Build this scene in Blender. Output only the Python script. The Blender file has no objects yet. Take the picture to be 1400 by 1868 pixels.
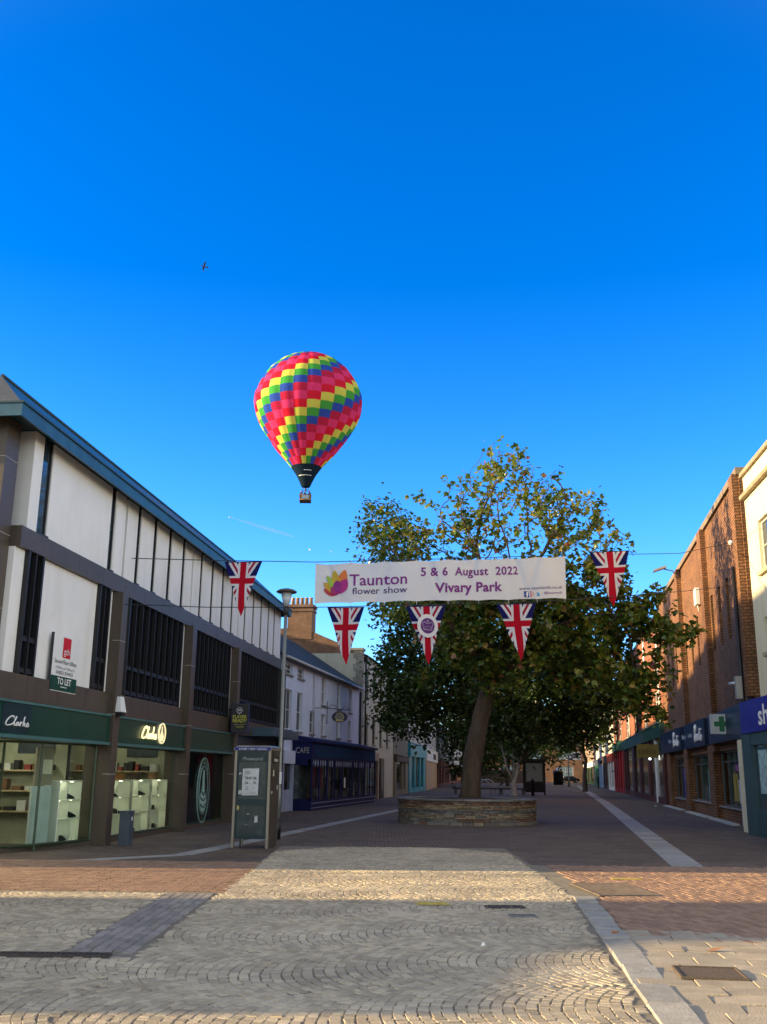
import bpy, bmesh, math, random
import numpy as np
from mathutils import Vector, Matrix
random.seed(7); rng = np.random.default_rng(7)
C = bpy.context; S = C.scene; COL = S.collection
R = math.radians

# ---------------------------------------------------------------- camera
EYE = np.array([0, 0, 1.65]); FPX = 1830.0
PITCH = math.atan((1410-934)/FPX); ROLL = R(.65)
_f = np.array([0, math.cos(PITCH), math.sin(PITCH)]); _u = np.array([0, -math.sin(PITCH), math.cos(PITCH)]); _x = np.array([1., 0, 0])
CX = math.cos(ROLL)*_x+math.sin(ROLL)*_u; CU = -math.sin(ROLL)*_x+math.cos(ROLL)*_u
cd = bpy.data.cameras.new('camera'); cam = bpy.data.objects.new('camera', cd); COL.objects.link(cam)
cd.sensor_fit = 'VERTICAL'; cd.sensor_height = 36; cd.lens = FPX/1868*36; cd.clip_start = .1; cd.clip_end = 3000
cam.matrix_world = Matrix([[CX[0], CU[0], -_f[0], 0], [CX[1], CU[1], -_f[1], 0], [CX[2], CU[2], -_f[2], 1.65], [0, 0, 0, 1]])
S.camera = cam
# ---------------------------------------------------------------- sky, sun, exposure
SUN_EL, SUN_AZ = R(13), R(2)          # light travels towards +X, drifting 2 degrees to +Y
w = bpy.data.worlds.new("World"); S.world = w; w.use_nodes = True
nt = w.node_tree; bg = nt.nodes['Background']
sk = nt.nodes.new('ShaderNodeTexSky'); sk.sky_type = 'NISHITA'; sk.sun_disc = False
sk.sun_elevation = SUN_EL; sk.sun_rotation = R(-90)-SUN_AZ; sk.ozone_density = 3.5; sk.dust_density = .4; sk.air_density = 1.0
tc = nt.nodes.new('ShaderNodeTexCoord'); SKY_LOW = (1.25, (.98, 1.17, 1.62)); SKY_HIGH = (1.85, (.25, .8, 1.16))
def math_(op, a, b=None):
    q = nt.nodes.new('ShaderNodeMath'); q.operation = op
    for i, v in enumerate((a, b)):
        if v is None: continue
        if isinstance(v, (int, float)): q.inputs[i].default_value = v
        else: nt.links.new(v, q.inputs[i])
    return q.outputs[0]
sx = nt.nodes.new('ShaderNodeSeparateXYZ'); nt.links.new(tc.outputs['Generated'], sx.inputs[0])
mr = nt.nodes.new('ShaderNodeMapRange'); mr.interpolation_type = 'SMOOTHSTEP'; mr.inputs[1].default_value = .15; mr.inputs[2].default_value = .75; nt.links.new(sx.outputs[1], mr.inputs[0])
def sat(src, k, mulc):
    h = nt.nodes.new('ShaderNodeHueSaturation'); h.inputs['Saturation'].default_value = k; nt.links.new(src, h.inputs['Color'])
    m = nt.nodes.new('ShaderNodeMixRGB'); m.blend_type = 'MULTIPLY'; m.inputs[0].default_value = 1; m.inputs[2].default_value = (*mulc, 1); nt.links.new(h.outputs[0], m.inputs[1]); return m.outputs[0]
def mix(f, a, b):
    m = nt.nodes.new('ShaderNodeMixRGB'); nt.links.new(f, m.inputs[0]); nt.links.new(a, m.inputs[1]); nt.links.new(b, m.inputs[2]); return m.outputs[0]
# the clear northern sky, away from the sun, is the deep blue part; it pales towards the horizon
el = nt.nodes.new('ShaderNodeMapRange'); el.inputs[1].default_value = .1; el.inputs[2].default_value = .46; nt.links.new(sx.outputs[2], el.inputs[0])
deep = mix(el.outputs[0], sat(sk.outputs[0], SKY_LOW[0], SKY_LOW[1]), sat(sk.outputs[0], SKY_HIGH[0], SKY_HIGH[1]))
nt.links.new(mix(mr.outputs[0], sat(sk.outputs[0], .5, (1.36, 1.27, 1.15)), deep), bg.inputs[0]); bg.inputs[1].default_value = .1
sd = bpy.data.lights.new('sun', 'SUN'); sd.energy = 3.9; sd.angle = R(.8); sd.color = (1, .73, .37)
so = bpy.data.objects.new('sun', sd); COL.objects.link(so); so.location = (-40, 0, 40)
sdir = Vector((math.cos(SUN_EL)*math.cos(SUN_AZ), math.cos(SUN_EL)*math.sin(SUN_AZ), -math.sin(SUN_EL)))
so.rotation_euler = sdir.to_track_quat('-Z', 'Y').to_euler()
S.view_settings.view_transform = 'Standard'; S.view_settings.look = 'None'; S.view_settings.exposure = 1.75; S.view_settings.gamma = 1

# ---------------------------------------------------------------- measuring helpers
def rr(x, y): return _f+(x-700)/FPX*CX-(y-934)/FPX*CU
def g(x, y, z=0):
    d = rr(x, y); return d*((z-1.65)/d[2])+EYE
def atY(x, y, Y):
    d = rr(x, y); return d*(Y/d[1])+EYE
class Plane:
    """vertical plane through o along d; uz() reads a photo pixel as (distance along, height)"""
    def __init__(s, o, d):
        s.o = np.array([o[0], o[1], 0.]); d = np.array([d[0], d[1], 0.]); s.d = d/np.linalg.norm(d); s.n = np.array([s.d[1], -s.d[0], 0])
    def p(s, x, y):
        d = rr(x, y); return d*(((s.o-EYE)@s.n)/(d@s.n))+EYE
    def uz(s, x, y):
        p = s.p(x, y); return float((p-s.o)@s.d), float(p[2])

# ---------------------------------------------------------------- materials
MATS = {}
def nodes(name):
    m = bpy.data.materials.new(name); m.use_nodes = True; n = m.node_tree; return m, n, n.nodes['Principled BSDF'], n.links
def rgb(c): return (c[0], c[1], c[2], 1)
def M(name, col, rough=.7, var=.18, scale=2.0, metal=0., bump=0., bscale=30, emit=None, spec=.4, stretch=(1, 1, 1), island=0., stain=0.):
    if name in MATS: return MATS[name]
    m, n, b, L = nodes(name)
    tc = n.nodes.new('ShaderNodeTexCoord'); mp = n.nodes.new('ShaderNodeMapping'); mp.inputs['Scale'].default_value = stretch; L.new(tc.outputs['Object'], mp.inputs[0])
    no = n.nodes.new('ShaderNodeTexNoise'); no.inputs['Scale'].default_value = scale; no.inputs['Detail'].default_value = 6; no.inputs['Roughness'].default_value = .65; L.new(mp.outputs[0], no.inputs['Vector'])
    r = n.nodes.new('ShaderNodeValToRGB'); r.color_ramp.elements[0].position = .3; r.color_ramp.elements[1].position = .7
    r.color_ramp.elements[0].color = rgb([c*(1-var) for c in col]); r.color_ramp.elements[1].color = rgb([min(1, c*(1+var)) for c in col]); L.new(no.outputs['Fac'], r.inputs[0])
    out = r.outputs[0]
    if island:
        ge = n.nodes.new('ShaderNodeNewGeometry'); h = n.nodes.new('ShaderNodeHueSaturation'); mr = n.nodes.new('ShaderNodeMapRange')
        mr.inputs[3].default_value = 1-island; mr.inputs[4].default_value = 1+island; L.new(ge.outputs['Random Per Island'], mr.inputs[0]); L.new(mr.outputs[0], h.inputs['Value']); L.new(out, h.inputs['Color']); out = h.outputs[0]
    if stain:
        mp2 = n.nodes.new('ShaderNodeMapping'); mp2.inputs['Scale'].default_value = (1.6, 1.6, .22); L.new(tc.outputs['Object'], mp2.inputs[0])
        n2 = n.nodes.new('ShaderNodeTexNoise'); n2.inputs['Scale'].default_value = 1.3; n2.inputs['Detail'].default_value = 5; L.new(mp2.outputs[0], n2.inputs['Vector'])
        r2 = n.nodes.new('ShaderNodeValToRGB'); r2.color_ramp.elements[0].position = .5; r2.color_ramp.elements[1].position = .78; v = 1-stain
        r2.color_ramp.elements[0].color = (1, 1, 1, 1); r2.color_ramp.elements[1].color = (v, v*.98, v*.94, 1); L.new(n2.outputs['Fac'], r2.inputs[0])
        mm = n.nodes.new('ShaderNodeMixRGB'); mm.blend_type = 'MULTIPLY'; mm.inputs[0].default_value = 1; L.new(out, mm.inputs[1]); L.new(r2.outputs[0], mm.inputs[2]); out = mm.outputs[0]
    L.new(out, b.inputs['Base Color'])
    b.inputs['Roughness'].default_value = rough; b.inputs['Metallic'].default_value = metal; b.inputs['Specular IOR Level'].default_value = spec
    if bump:
        n3 = n.nodes.new('ShaderNodeTexNoise'); n3.inputs['Scale'].default_value = bscale; n3.inputs['Detail'].default_value = 4; L.new(tc.outputs['Object'], n3.inputs['Vector'])
        bp = n.nodes.new('ShaderNodeBump'); bp.inputs['Strength'].default_value = bump; bp.inputs['Distance'].default_value = .02; L.new(n3.outputs['Fac'], bp.inputs['Height']); L.new(bp.outputs[0], b.inputs['Normal'])
    if emit:
        b.inputs['Emission Color'].default_value = rgb(emit[:3]); b.inputs['Emission Strength'].default_value = emit[3]
    MATS[name] = m; return m
def brick(name, c1, c2, mortar, bw=.225, bh=.075, ms=.012, rough=.85, flat=False, bump=.5, stain=.25):
    if name in MATS: return MATS[name]
    m, n, b, L = nodes(name)
    tc = n.nodes.new('ShaderNodeTexCoord'); sp = n.nodes.new('ShaderNodeSeparateXYZ'); L.new(tc.outputs['Object'], sp.inputs[0])
    cb = n.nodes.new('ShaderNodeCombineXYZ')
    if flat: L.new(sp.outputs[0], cb.inputs[1]); L.new(sp.outputs[1], cb.inputs[0])
    else:
        ad = n.nodes.new('ShaderNodeMath'); L.new(sp.outputs[0], ad.inputs[0]); L.new(sp.outputs[1], ad.inputs[1]); L.new(ad.outputs[0], cb.inputs[0]); L.new(sp.outputs[2], cb.inputs[1])
    bt = n.nodes.new('ShaderNodeTexBrick'); bt.inputs['Scale'].default_value = 1; bt.inputs['Brick Width'].default_value = bw; bt.inputs['Row Height'].default_value = bh; bt.inputs['Mortar Size'].default_value = ms; bt.inputs['Mortar Smooth'].default_value = .2
    bt.inputs['Color1'].default_value = rgb(c1); bt.inputs['Color2'].default_value = rgb(c2); bt.inputs['Mortar'].default_value = rgb(mortar); L.new(cb.outputs[0], bt.inputs['Vector'])
    no = n.nodes.new('ShaderNodeTexNoise'); no.inputs['Scale'].default_value = .9; no.inputs['Detail'].default_value = 7; no.inputs['Roughness'].default_value = .7; L.new(tc.outputs['Object'], no.inputs['Vector'])
    r = n.nodes.new('ShaderNodeValToRGB'); r.color_ramp.elements[0].position = .35; r.color_ramp.elements[1].position = .65; v = 1-stain
    r.color_ramp.elements[0].color = (v, v, v, 1); r.color_ramp.elements[1].color = (1.1, 1.1, 1.1, 1); L.new(no.outputs['Fac'], r.inputs[0])
    mm = n.nodes.new('ShaderNodeMixRGB'); mm.blend_type = 'MULTIPLY'; mm.inputs[0].default_value = 1; L.new(bt.outputs['Color'], mm.inputs[1]); L.new(r.outputs[0], mm.inputs[2]); L.new(mm.outputs[0], b.inputs['Base Color'])
    b.inputs['Roughness'].default_value = rough; b.inputs['Specular IOR Level'].default_value = .25
    iv = n.nodes.new('ShaderNodeMath'); iv.operation = 'SUBTRACT'; iv.inputs[0].default_value = 1; L.new(bt.outputs['Fac'], iv.inputs[1])
    bp = n.nodes.new('ShaderNodeBump'); bp.inputs['Strength'].default_value = bump; bp.inputs['Distance'].default_value = .01; L.new(iv.outputs[0], bp.inputs['Height']); L.new(bp.outputs[0], b.inputs['Normal'])
    MATS[name] = m; return m
def glass_clear(name, tint=(.8, .9, .85)):
    if name in MATS: return MATS[name]
    m, n, b, L = nodes(name); n.nodes.remove(b); out = n.nodes['Material Output']
    t = n.nodes.new('ShaderNodeBsdfTransparent'); t.inputs[0].default_value = rgb(tint); gl = n.nodes.new('ShaderNodeBsdfGlossy'); gl.inputs['Roughness'].default_value = .02
    fr = n.nodes.new('ShaderNodeFresnel'); fr.inputs[0].default_value = 1.5; mx = n.nodes.new('ShaderNodeMixShader'); L.new(fr.outputs[0], mx.inputs[0]); L.new(t.outputs[0], mx.inputs[1]); L.new(gl.outputs[0], mx.inputs[2]); L.new(mx.outputs[0], out.inputs[0])
    MATS[name] = m; return m
def thin(name, col, trans=.5, rough=.6, var=.1, island=0., hue=None, gloss=0.):
    """cloth or leaf: diffuse plus light let through"""
    if name in MATS: return MATS[name]
    m, n, b, L = nodes(name); n.nodes.remove(b); out = n.nodes['Material Output']
    ge = n.nodes.new('ShaderNodeNewGeometry'); src = None
    if hue:
        r = n.nodes.new('ShaderNodeValToRGB'); e = r.color_ramp.elements
        e[0].position = hue[0][0]; e[0].color = rgb(hue[0][1]); e[1].position = hue[-1][0]; e[1].color = rgb(hue[-1][1])
        for p, c in hue[1:-1]:
            q = e.new(p); q.color = rgb(c)
        L.new(ge.outputs['Random Per Island'], r.inputs[0]); src = r.outputs[0]
    else:
        tc = n.nodes.new('ShaderNodeTexCoord'); no = n.nodes.new('ShaderNodeTexNoise'); no.inputs['Scale'].default_value = 2.5; L.new(tc.outputs['Object'], no.inputs['Vector'])
        r = n.nodes.new('ShaderNodeValToRGB'); r.color_ramp.elements[0].color = rgb([c*(1-var) for c in col]); r.color_ramp.elements[1].color = rgb([min(1, c*(1+var)) for c in col]); L.new(no.outputs['Fac'], r.inputs[0]); src = r.outputs[0]
    d = n.nodes.new('ShaderNodeBsdfDiffuse'); t = n.nodes.new('ShaderNodeBsdfTranslucent'); mx = n.nodes.new('ShaderNodeMixShader'); mx.inputs[0].default_value = trans
    L.new(src, d.inputs[0]); L.new(src, t.inputs[0]); L.new(d.outputs[0], mx.inputs[1]); L.new(t.outputs[0], mx.inputs[2]); fin = mx
    if gloss:
        gl = n.nodes.new('ShaderNodeBsdfGlossy'); gl.inputs['Roughness'].default_value = .35; m2 = n.nodes.new('ShaderNodeMixShader'); m2.inputs[0].default_value = gloss; L.new(mx.outputs[0], m2.inputs[1]); L.new(gl.outputs[0], m2.inputs[2]); fin = m2
    L.new(fin.outputs[0], out.inputs[0]); MATS[name] = m; return m

# ---------------------------------------------------------------- mesh helpers
class MB:
    def __init__(s): s.v = []; s.f = []; s.m = []; s.sm = []
    def add(s, vs, fs, m=0, smooth=False):
        o = len(s.v); s.v += [tuple(map(float, p)) for p in vs]
        for f in fs: s.f.append([o+i for i in f]); s.m.append(m); s.sm.append(smooth)
        return s
    def box(s, x0, x1, y0, y1, z0, z1, m=0):
        x0, x1 = min(x0, x1), max(x0, x1); y0, y1 = min(y0, y1), max(y0, y1); z0, z1 = min(z0, z1), max(z0, z1)
        v = [(x0, y0, z0), (x1, y0, z0), (x1, y1, z0), (x0, y1, z0), (x0, y0, z1), (x1, y0, z1), (x1, y1, z1), (x0, y1, z1)]
        return s.add(v, [(0, 3, 2, 1), (4, 5, 6, 7), (0, 1, 5, 4), (1, 2, 6, 5), (2, 3, 7, 6), (3, 0, 4, 7)], m)
    def hexa(s, b, t, m=0):
        """four bottom corners (ccw from above), four top corners"""
        return s.add(list(b)+list(t), [(0, 3, 2, 1), (4, 5, 6, 7), (0, 1, 5, 4), (1, 2, 6, 5), (2, 3, 7, 6), (3, 0, 4, 7)], m)
    def quad(s, a, b, c, d, m=0): return s.add([a, b, c, d], [(0, 1, 2, 3)], m)
    def prism_x(s, prof, x0, x1, m=0):
        """profile of (y,z), ccw seen from +X, swept along x"""
        n = len(prof); v = [(x0, y, z) for y, z in prof]+[(x1, y, z) for y, z in prof]
        return s.add(v, [tuple(range(n))[::-1], tuple(range(n, 2*n))]+[(i, (i+1) % n, n+(i+1) % n, n+i) for i in range(n)], m)
    def prism_y(s, prof, y0, y1, m=0):
        """profile of (x,z), ccw seen from -Y, between y0 (front) and y1"""
        n = len(prof); v = [(x, y0, z) for x, z in prof]+[(x, y1, z) for x, z in prof]
        return s.add(v, [tuple(range(n)), tuple(range(n, 2*n))[::-1]]+[(i, n+i, n+(i+1) % n, (i+1) % n) for i in range(n)], m)
    def tube(s, pts, rad, n=8, m=0, smooth=True, caps=True):
        pts = [Vector(p) for p in pts]; k = len(pts)
        if not hasattr(rad, '__len__'): rad = [rad]*k
        vs = []; up = Vector((.13, .27, 1)).normalized(); prev = None
        for i, p in enumerate(pts):
            t = (pts[min(i+1, k-1)]-pts[max(i-1, 0)]); t = t.normalized() if t.length > 1e-9 else Vector((0, 0, 1))
            a = prev if prev is not None else (up if abs(t.dot(up)) < .95 else Vector((1, 0, 0)))
            a = (a-t*a.dot(t)); a = a.normalized() if a.length > 1e-6 else t.orthogonal().normalized(); b = t.cross(a); prev = a
            for j in range(n):
                an = 2*math.pi*j/n; vs.append(p+(a*math.cos(an)+b*math.sin(an))*rad[i])
        fs = [(i*n+j, i*n+(j+1) % n, (i+1)*n+(j+1) % n, (i+1)*n+j) for i in range(k-1) for j in range(n)]
        s.add(vs, fs, m, smooth)
        if caps:
            o = len(s.v)-k*n; s.f += [[o+j for j in range(n)][::-1], [o+(k-1)*n+j for j in range(n)]]; s.m += [m, m]; s.sm += [False, False]
        return s
    def lathe(s, prof, n=16, c=(0, 0, 0), m=0, smooth=True):
        """profile of (r,z) bottom to top"""
        vs = [(c[0]+r*math.cos(2*math.pi*j/n), c[1]+r*math.sin(2*math.pi*j/n), c[2]+z) for r, z in prof for j in range(n)]
        k = len(prof); fs = [(i*n+j, i*n+(j+1) % n, (i+1)*n+(j+1) % n, (i+1)*n+j) for i in range(k-1) for j in range(n)]
        fs += [tuple(range(n))[::-1], tuple((k-1)*n+j for j in range(n))]
        return s.add(vs, fs, m, smooth)
    def build(s, name, mats, parent=None, bevel=0.):
        me = bpy.data.meshes.new(name); me.from_pydata(s.v, [], s.f)
        for m in (mats if isinstance(mats, (list, tuple)) else [mats]): me.materials.append(m)
        me.polygons.foreach_set('material_index', s.m); me.polygons.foreach_set('use_smooth', s.sm); me.update()
        o = bpy.data.objects.new(name, me); COL.objects.link(o)
        if parent is not None: o.parent = parent
        if bevel:
            b = o.modifiers.new('bevel', 'BEVEL'); b.width = bevel; b.segments = 2; b.limit_method = 'ANGLE'
        return o
def tag(o, label=None, cat=None, group=None, kind=None):
    if label: o['label'] = label
    if cat: o['category'] = cat
    if group: o['group'] = group
    if kind: o['kind'] = kind
    return o
def thing(name, label, cat, loc=(0, 0, 0), rz=0., group=None):
    o = bpy.data.objects.new(name, None); COL.objects.link(o); o.location = [float(c) for c in loc]; o.rotation_euler = (0, 0, rz); o.empty_display_size = .2
    return tag(o, label, cat, group)
def struct(name, mb, m): return tag(mb.build(name, m), kind='structure')
def box(name, parent, m, *b, bevel=0.): return MB().box(*b).build(name, m, parent, bevel)
def copy_tree(o, parent=None):
    c = o.copy(); COL.objects.link(c)
    if parent is not None: c.parent = parent
    for ch in [k for k in COL.objects if k.parent == o]: copy_tree(ch, c)
    return c
def text_mesh(string, bold=.0, extrude=.0, space=1.):
    cu = bpy.data.curves.new('lettering', 'FONT'); cu.body = string; cu.size = 1; cu.offset = bold; cu.extrude = extrude; cu.space_character = space; cu.resolution_u = 3
    o = bpy.data.objects.new('lettering', cu); COL.objects.link(o); C.view_layer.update()
    me = bpy.data.meshes.new_from_object(o.evaluated_get(C.evaluated_depsgraph_get())); bpy.data.objects.remove(o); bpy.data.curves.remove(cu)
    return me
def text(parent, string, m, x0, x1, z0, h=None, y=-.01, bold=.0, depth=.004, fn=None, name='lettering', space=1., shear=0.):
    """writing on a face that looks along -Y, squeezed to x0..x1, standing on z0, capital height h"""
    me = text_mesh(string, bold, 0, space); n = len(me.vertices)
    co = np.empty(n*3); me.vertices.foreach_get('co', co); co = co.reshape(n, 3); a, b = co[:, 0].min(), co[:, 0].max(); sc = (x1-x0)/(b-a)
    hz = sc if h is None else h/.72
    X = x0+(co[:, 0]-a)*sc+shear*co[:, 1]*hz; Z = z0+co[:, 1]*hz; Y = np.full(n, y)
    if fn: X, Y, Z = fn(X, Z)
    me.vertices.foreach_set('co', np.stack([X, Y, Z], 1).ravel()); me.update(); me.materials.clear(); me.materials.append(m)
    o = bpy.data.objects.new(name, me); COL.objects.link(o)
    if parent is not None: o.parent = parent
    return o
def wall_holes(mb, x0, x1, z0, z1, holes, y=0., rev=.14, m=0):
    """front face with real openings and reveals"""
    xs = sorted({x0, x1, *[h[0] for h in holes], *[h[1] for h in holes]}); zs = sorted({z0, z1, *[h[2] for h in holes], *[h[3] for h in holes]})
    for i in range(len(xs)-1):
        for j in range(len(zs)-1):
            cx, cz = (xs[i]+xs[i+1])/2, (zs[j]+zs[j+1])/2
            if any(h[0] < cx < h[1] and h[2] < cz < h[3] for h in holes): continue
            mb.quad((xs[i], y, zs[j]), (xs[i+1], y, zs[j]), (xs[i+1], y, zs[j+1]), (xs[i], y, zs[j+1]), m)
    for a, b, c, d in holes:
        mb.quad((a, y, c), (a, y+rev, c), (a, y+rev, d), (a, y, d), m); mb.quad((b, y+rev, c), (b, y, c), (b, y, d), (b, y+rev, d), m)
        mb.quad((a, y, d), (a, y+rev, d), (b, y+rev, d), (b, y, d), m); mb.quad((a, y+rev, c), (a, y, c), (b, y, c), (b, y+rev, c), m)
    return mb
def window(parent, a, b, c, d, fm, gm, cols=1, rows=2, y=.08, fw=.06, bar=.035, sill=None, name='window', rev=.14):
    mb = MB(); q = .05
    mb.box(a+.002, a+fw, y, y+q, c, d); mb.box(b-fw, b-.002, y, y+q, c, d); mb.box(a+fw, b-fw, y, y+q, c+.002, c+fw); mb.box(a+fw, b-fw, y, y+q, d-fw, d-.002)
    for i in range(1, cols): x = a+(b-a)*i/cols; mb.box(x-bar/2, x+bar/2, y+.005, y+q-.005, c+fw, d-fw)
    for i in range(1, rows): z = c+(d-c)*i/rows; mb.box(a+fw, b-fw, y+.01, y+q-.01, z-bar/2, z+bar/2)
    o = mb.build(name, fm, parent)
    MB().quad((a+fw, y+.03, c+fw), (b-fw, y+.03, c+fw), (b-fw, y+.03, d-fw), (a+fw, y+.03, d-fw)).build('pane', gm, o)
    if sill: MB().box(a-.06, b+.06, -.07, y, c-.08, c-.002).build('sill', sill, o)
    return o
def shell(mb, x0, x1, z0, z1, D, m=0, top=True, y0=0.):
    """sides, back and top behind a front face at y0"""
    mb.quad((x0, D, z0), (x0, y0, z0), (x0, y0, z1), (x0, D, z1), m); mb.quad((x1, y0, z0), (x1, D, z0), (x1, D, z1), (x1, y0, z1), m); mb.quad((x1, D, z0), (x0, D, z0), (x0, D, z1), (x1, D, z1), m)
    if top: mb.quad((x0, y0, z1), (x1, y0, z1), (x1, D, z1), (x0, D, z1), m)
    return mb
def frame_of(p0, p1):
    a = np.array(p0[:2], float); b = np.array(p1[:2], float); return math.atan2(b[1]-a[1], b[0]-a[0]), float(np.linalg.norm(b-a))

# palette
WHITE_PANEL = M('white_rendered_panel', (.85, .84, .81), .6, .04, 1.2, stain=.12, bump=.05)
GRANITE = M('dark_brown_granite', (.085, .066, .05), .42, .45, 45, stain=.25)
JOINT = M('pale_mortar_joint', (.4, .38, .35), .8)
DARK_METAL = M('dark_window_metal', (.012, .013, .016), .45, .2)
NIGHT_GLASS = M('dark_window_glass', (.008, .011, .016), .06, .1, spec=.6)
SKY_GLASS = M('reflecting_window_glass', (.03, .05, .07), .05, .1, spec=1.)
TEAL = M('weathered_teal_roof_metal', (.018, .085, .135), .42, .25, 2.5, stain=.3)
SLATE = M('dark_roof_slate', (.045, .055, .07), .7, .3, 4, bump=.3, bscale=12)
LEAD = M('grey_roof_lead', (.14, .15, .17), .6, .2)
SHOP_GREEN = M('dark_green_fascia', (.006, .055, .038), .35, .12)
SHOP_TRIM = M('green_grey_trim', (.06, .16, .16), .4)
CLEAR = glass_clear('shop_window_glass')
WHITE_PAINT = M('white_paint', (.78, .78, .76), .5, .06)
CREAM_LIT = M('shelf_white', (.78, .8, .72), .6, .05)
BLACK = M('black_leather', (.01, .01, .01), .4)
STEEL = M('galvanised_steel', (.34, .35, .35), .42, .15, metal=.6)
CHARCOAL = M('charcoal_paint', (.03, .035, .04), .5)
RED_BRICK = brick('red_brick', (.28, .11, .055), (.21, .08, .042), (.2, .14, .1))
DEEP_BRICK = brick('deep_red_brick', (.38, .12, .055), (.29, .085, .042), (.2, .13, .09))
BROWN_BRICK = brick('dark_brown_brick', (.12, .055, .035), (.09, .04, .028), (.14, .1, .08))
NAVY = M('navy_paint', (.008, .013, .085), .6, .15, spec=.2)
LETTER = M('white_lettering', (.82, .82, .8), .5, .03)

# ================================================================ GROUND
GROUND = brick('worn_paving_brick', (.16, .118, .095), (.122, .093, .076), (.07, .056, .046), .21, .105, .007, flat=True, bump=.35, stain=.35)
gb = MB(); gb.quad((-400, -120, 0), (500, -120, 0), (500, 900, 0), (-400, 900, 0)); struct('ground', gb, GROUND)
BED = M('sandy_joint_bed', (.19, .165, .13), .95, .3, 6)
SETT = M('granite_sett', (.41, .345, .25), .68, .22, .6, bump=.35, bscale=60, island=.22, spec=.25, stain=.25)
DARKSETT = M('dark_paving_sett', (.23, .205, .185), .7, .2, 1.2, bump=.3, bscale=60, island=.22)
CLAY = M('clay_paving_brick', (.26, .16, .105), .75, .18, 8, bump=.3, bscale=70, island=.2)
SLAB = M('buff_stone_slab', (.34, .29, .22), .75, .2, 3, bump=.35, bscale=50, island=.1, stain=.2)
KERBM = M('grey_stone_kerb', (.27, .26, .24), .75, .2, 6, bump=.3, bscale=50, island=.12)
def stones(name, c, ang, w, l, h, m, z0=.004, jit=.006, inset=.011):
    """laid paving: every stone a worn block of its own inside one sheet"""
    c = np.asarray(c); n = len(c); ca, sa = np.cos(ang)[:, None], np.sin(ang)[:, None]
    sx = np.array([-1, 1, 1, -1.]); sy = np.array([-1, -1, 1, 1.]); V = np.empty((n, 12, 3)); jx = rng.normal(0, jit, (n, 4)); jy = rng.normal(0, jit, (n, 4)); tilt = rng.normal(0, .018, (n, 2)); hh = h*(1+rng.normal(0, .12, n))
    for k, (ins, zz) in enumerate(((0, 0.), (.002, .62), (inset, 1.))):
        X = sx*np.maximum(w[:, None]/2-ins, .01)+jx; Y = sy*np.maximum(l[:, None]/2-ins, .01)+jy
        V[:, 4*k:4*k+4, 0] = c[:, 0:1]+X*ca-Y*sa; V[:, 4*k:4*k+4, 1] = c[:, 1:2]+X*sa+Y*ca
        V[:, 4*k:4*k+4, 2] = z0+hh[:, None]*zz+(X*tilt[:, :1]+Y*tilt[:, 1:])*(zz > 0)
    F = np.array([(0, 1, 5, 4), (1, 2, 6, 5), (2, 3, 7, 6), (3, 0, 4, 7), (4, 5, 9, 8), (5, 6, 10, 9), (6, 7, 11, 10), (7, 4, 8, 11), (8, 9, 10, 11)])
    faces = (F[None]+12*np.arange(n)[:, None, None]).reshape(-1, 4)
    me = bpy.data.meshes.new(name); me.from_pydata(V.reshape(-1, 3).tolist(), [], faces.tolist()); me.materials.append(m); me.update()
    o = bpy.data.objects.new(name, me); COL.objects.link(o); return tag(o, kind='structure')
def kerb_x(y): return 1.92+(y-7.56)*.1036 if y < 14.7 else 2.78
def fans(name, inside, xr, yr, m, seg=1.9, off=.0, base=.088):
    """segmental arcs that bulge to the left and are stacked from left to right"""
    cs, an, ws, ls = [], [], [], []; Rr = seg*.78
    for k in range(int(math.floor(yr[0]/seg))-1, int(math.ceil(yr[1]/seg))+2):
        yc = k*seg+off; x = xr[0]-1.2+random.random()*.1; lim = math.asin(seg/2/Rr)
        while x < xr[1]+1.2:
            th = -lim+random.random()*.06; bw = base*random.uniform(.92, 1.08)
            while th < lim:
                wd = base*random.uniform(.8, 1.45); t2 = th+wd/Rr; tm = (th+t2)/2
                yy = yc+Rr*math.sin(tm); xx = x-Rr*math.cos(tm)+Rr*.85
                ok = abs(yy-yc) < seg/2+.025; yy += .24*math.sin(xx*1.1)+.1*math.sin(xx*2.7+1)
                if ok and inside(xx, yy):
                    cs.append((xx, yy)); an.append(-tm+random.gauss(0, .035)); ws.append(max(.05, bw*math.cos(tm)-.007)); ls.append(wd-.007)
                th = t2
            x += bw
    return stones(name, cs, np.array(an), np.array(ws), np.array(ls), .009, m, jit=.005, inset=.005)
def bond(name, inside, xr, yr, bw, bl, m, along='y', h=.014, jit=.002, gap=.006, skew=0.):
    cs, an, ws, ls = [], [], [], []; ca, sa = math.cos(skew), math.sin(skew); ox, oy = (xr[0]+xr[1])/2, (yr[0]+yr[1])/2; HX, HY = (xr[1]-xr[0])/2+1, (yr[1]-yr[0])/2+1
    i = 0; HM = max(HX, HY); a = -HM
    while a < HM:
        b = -HM+(bl*(.5 if along == 'y' else .37) if i % 2 else 0)
        while b < HM:
            px, py = (a, b) if along == 'y' else (b, a)
            x, y = ox+px*ca-py*sa, oy+px*sa+py*ca
            if inside(x, y): cs.append((x, y)); an.append(skew+random.gauss(0, .004)); ws.append((bw if along == 'y' else bl)-gap); ls.append((bl if along == 'y' else bw)-gap)
            b += bl
        a += bw; i += 1
    return stones(name, cs, np.array(an), np.array(ws), np.array(ls), h, m, jit=jit, inset=.006)
bd = MB(); bd.quad((-8, 5, .004), (8.6, 5, .004), (8.6, 19.9, .004), (-8, 19.9, .004)); bd.quad((-2.25, 19.9, .004), (2.85, 19.9, .004), (2.85, 24.2, .004), (-2.25, 24.2, .004)); struct('paving_bed', bd, BED)
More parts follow.
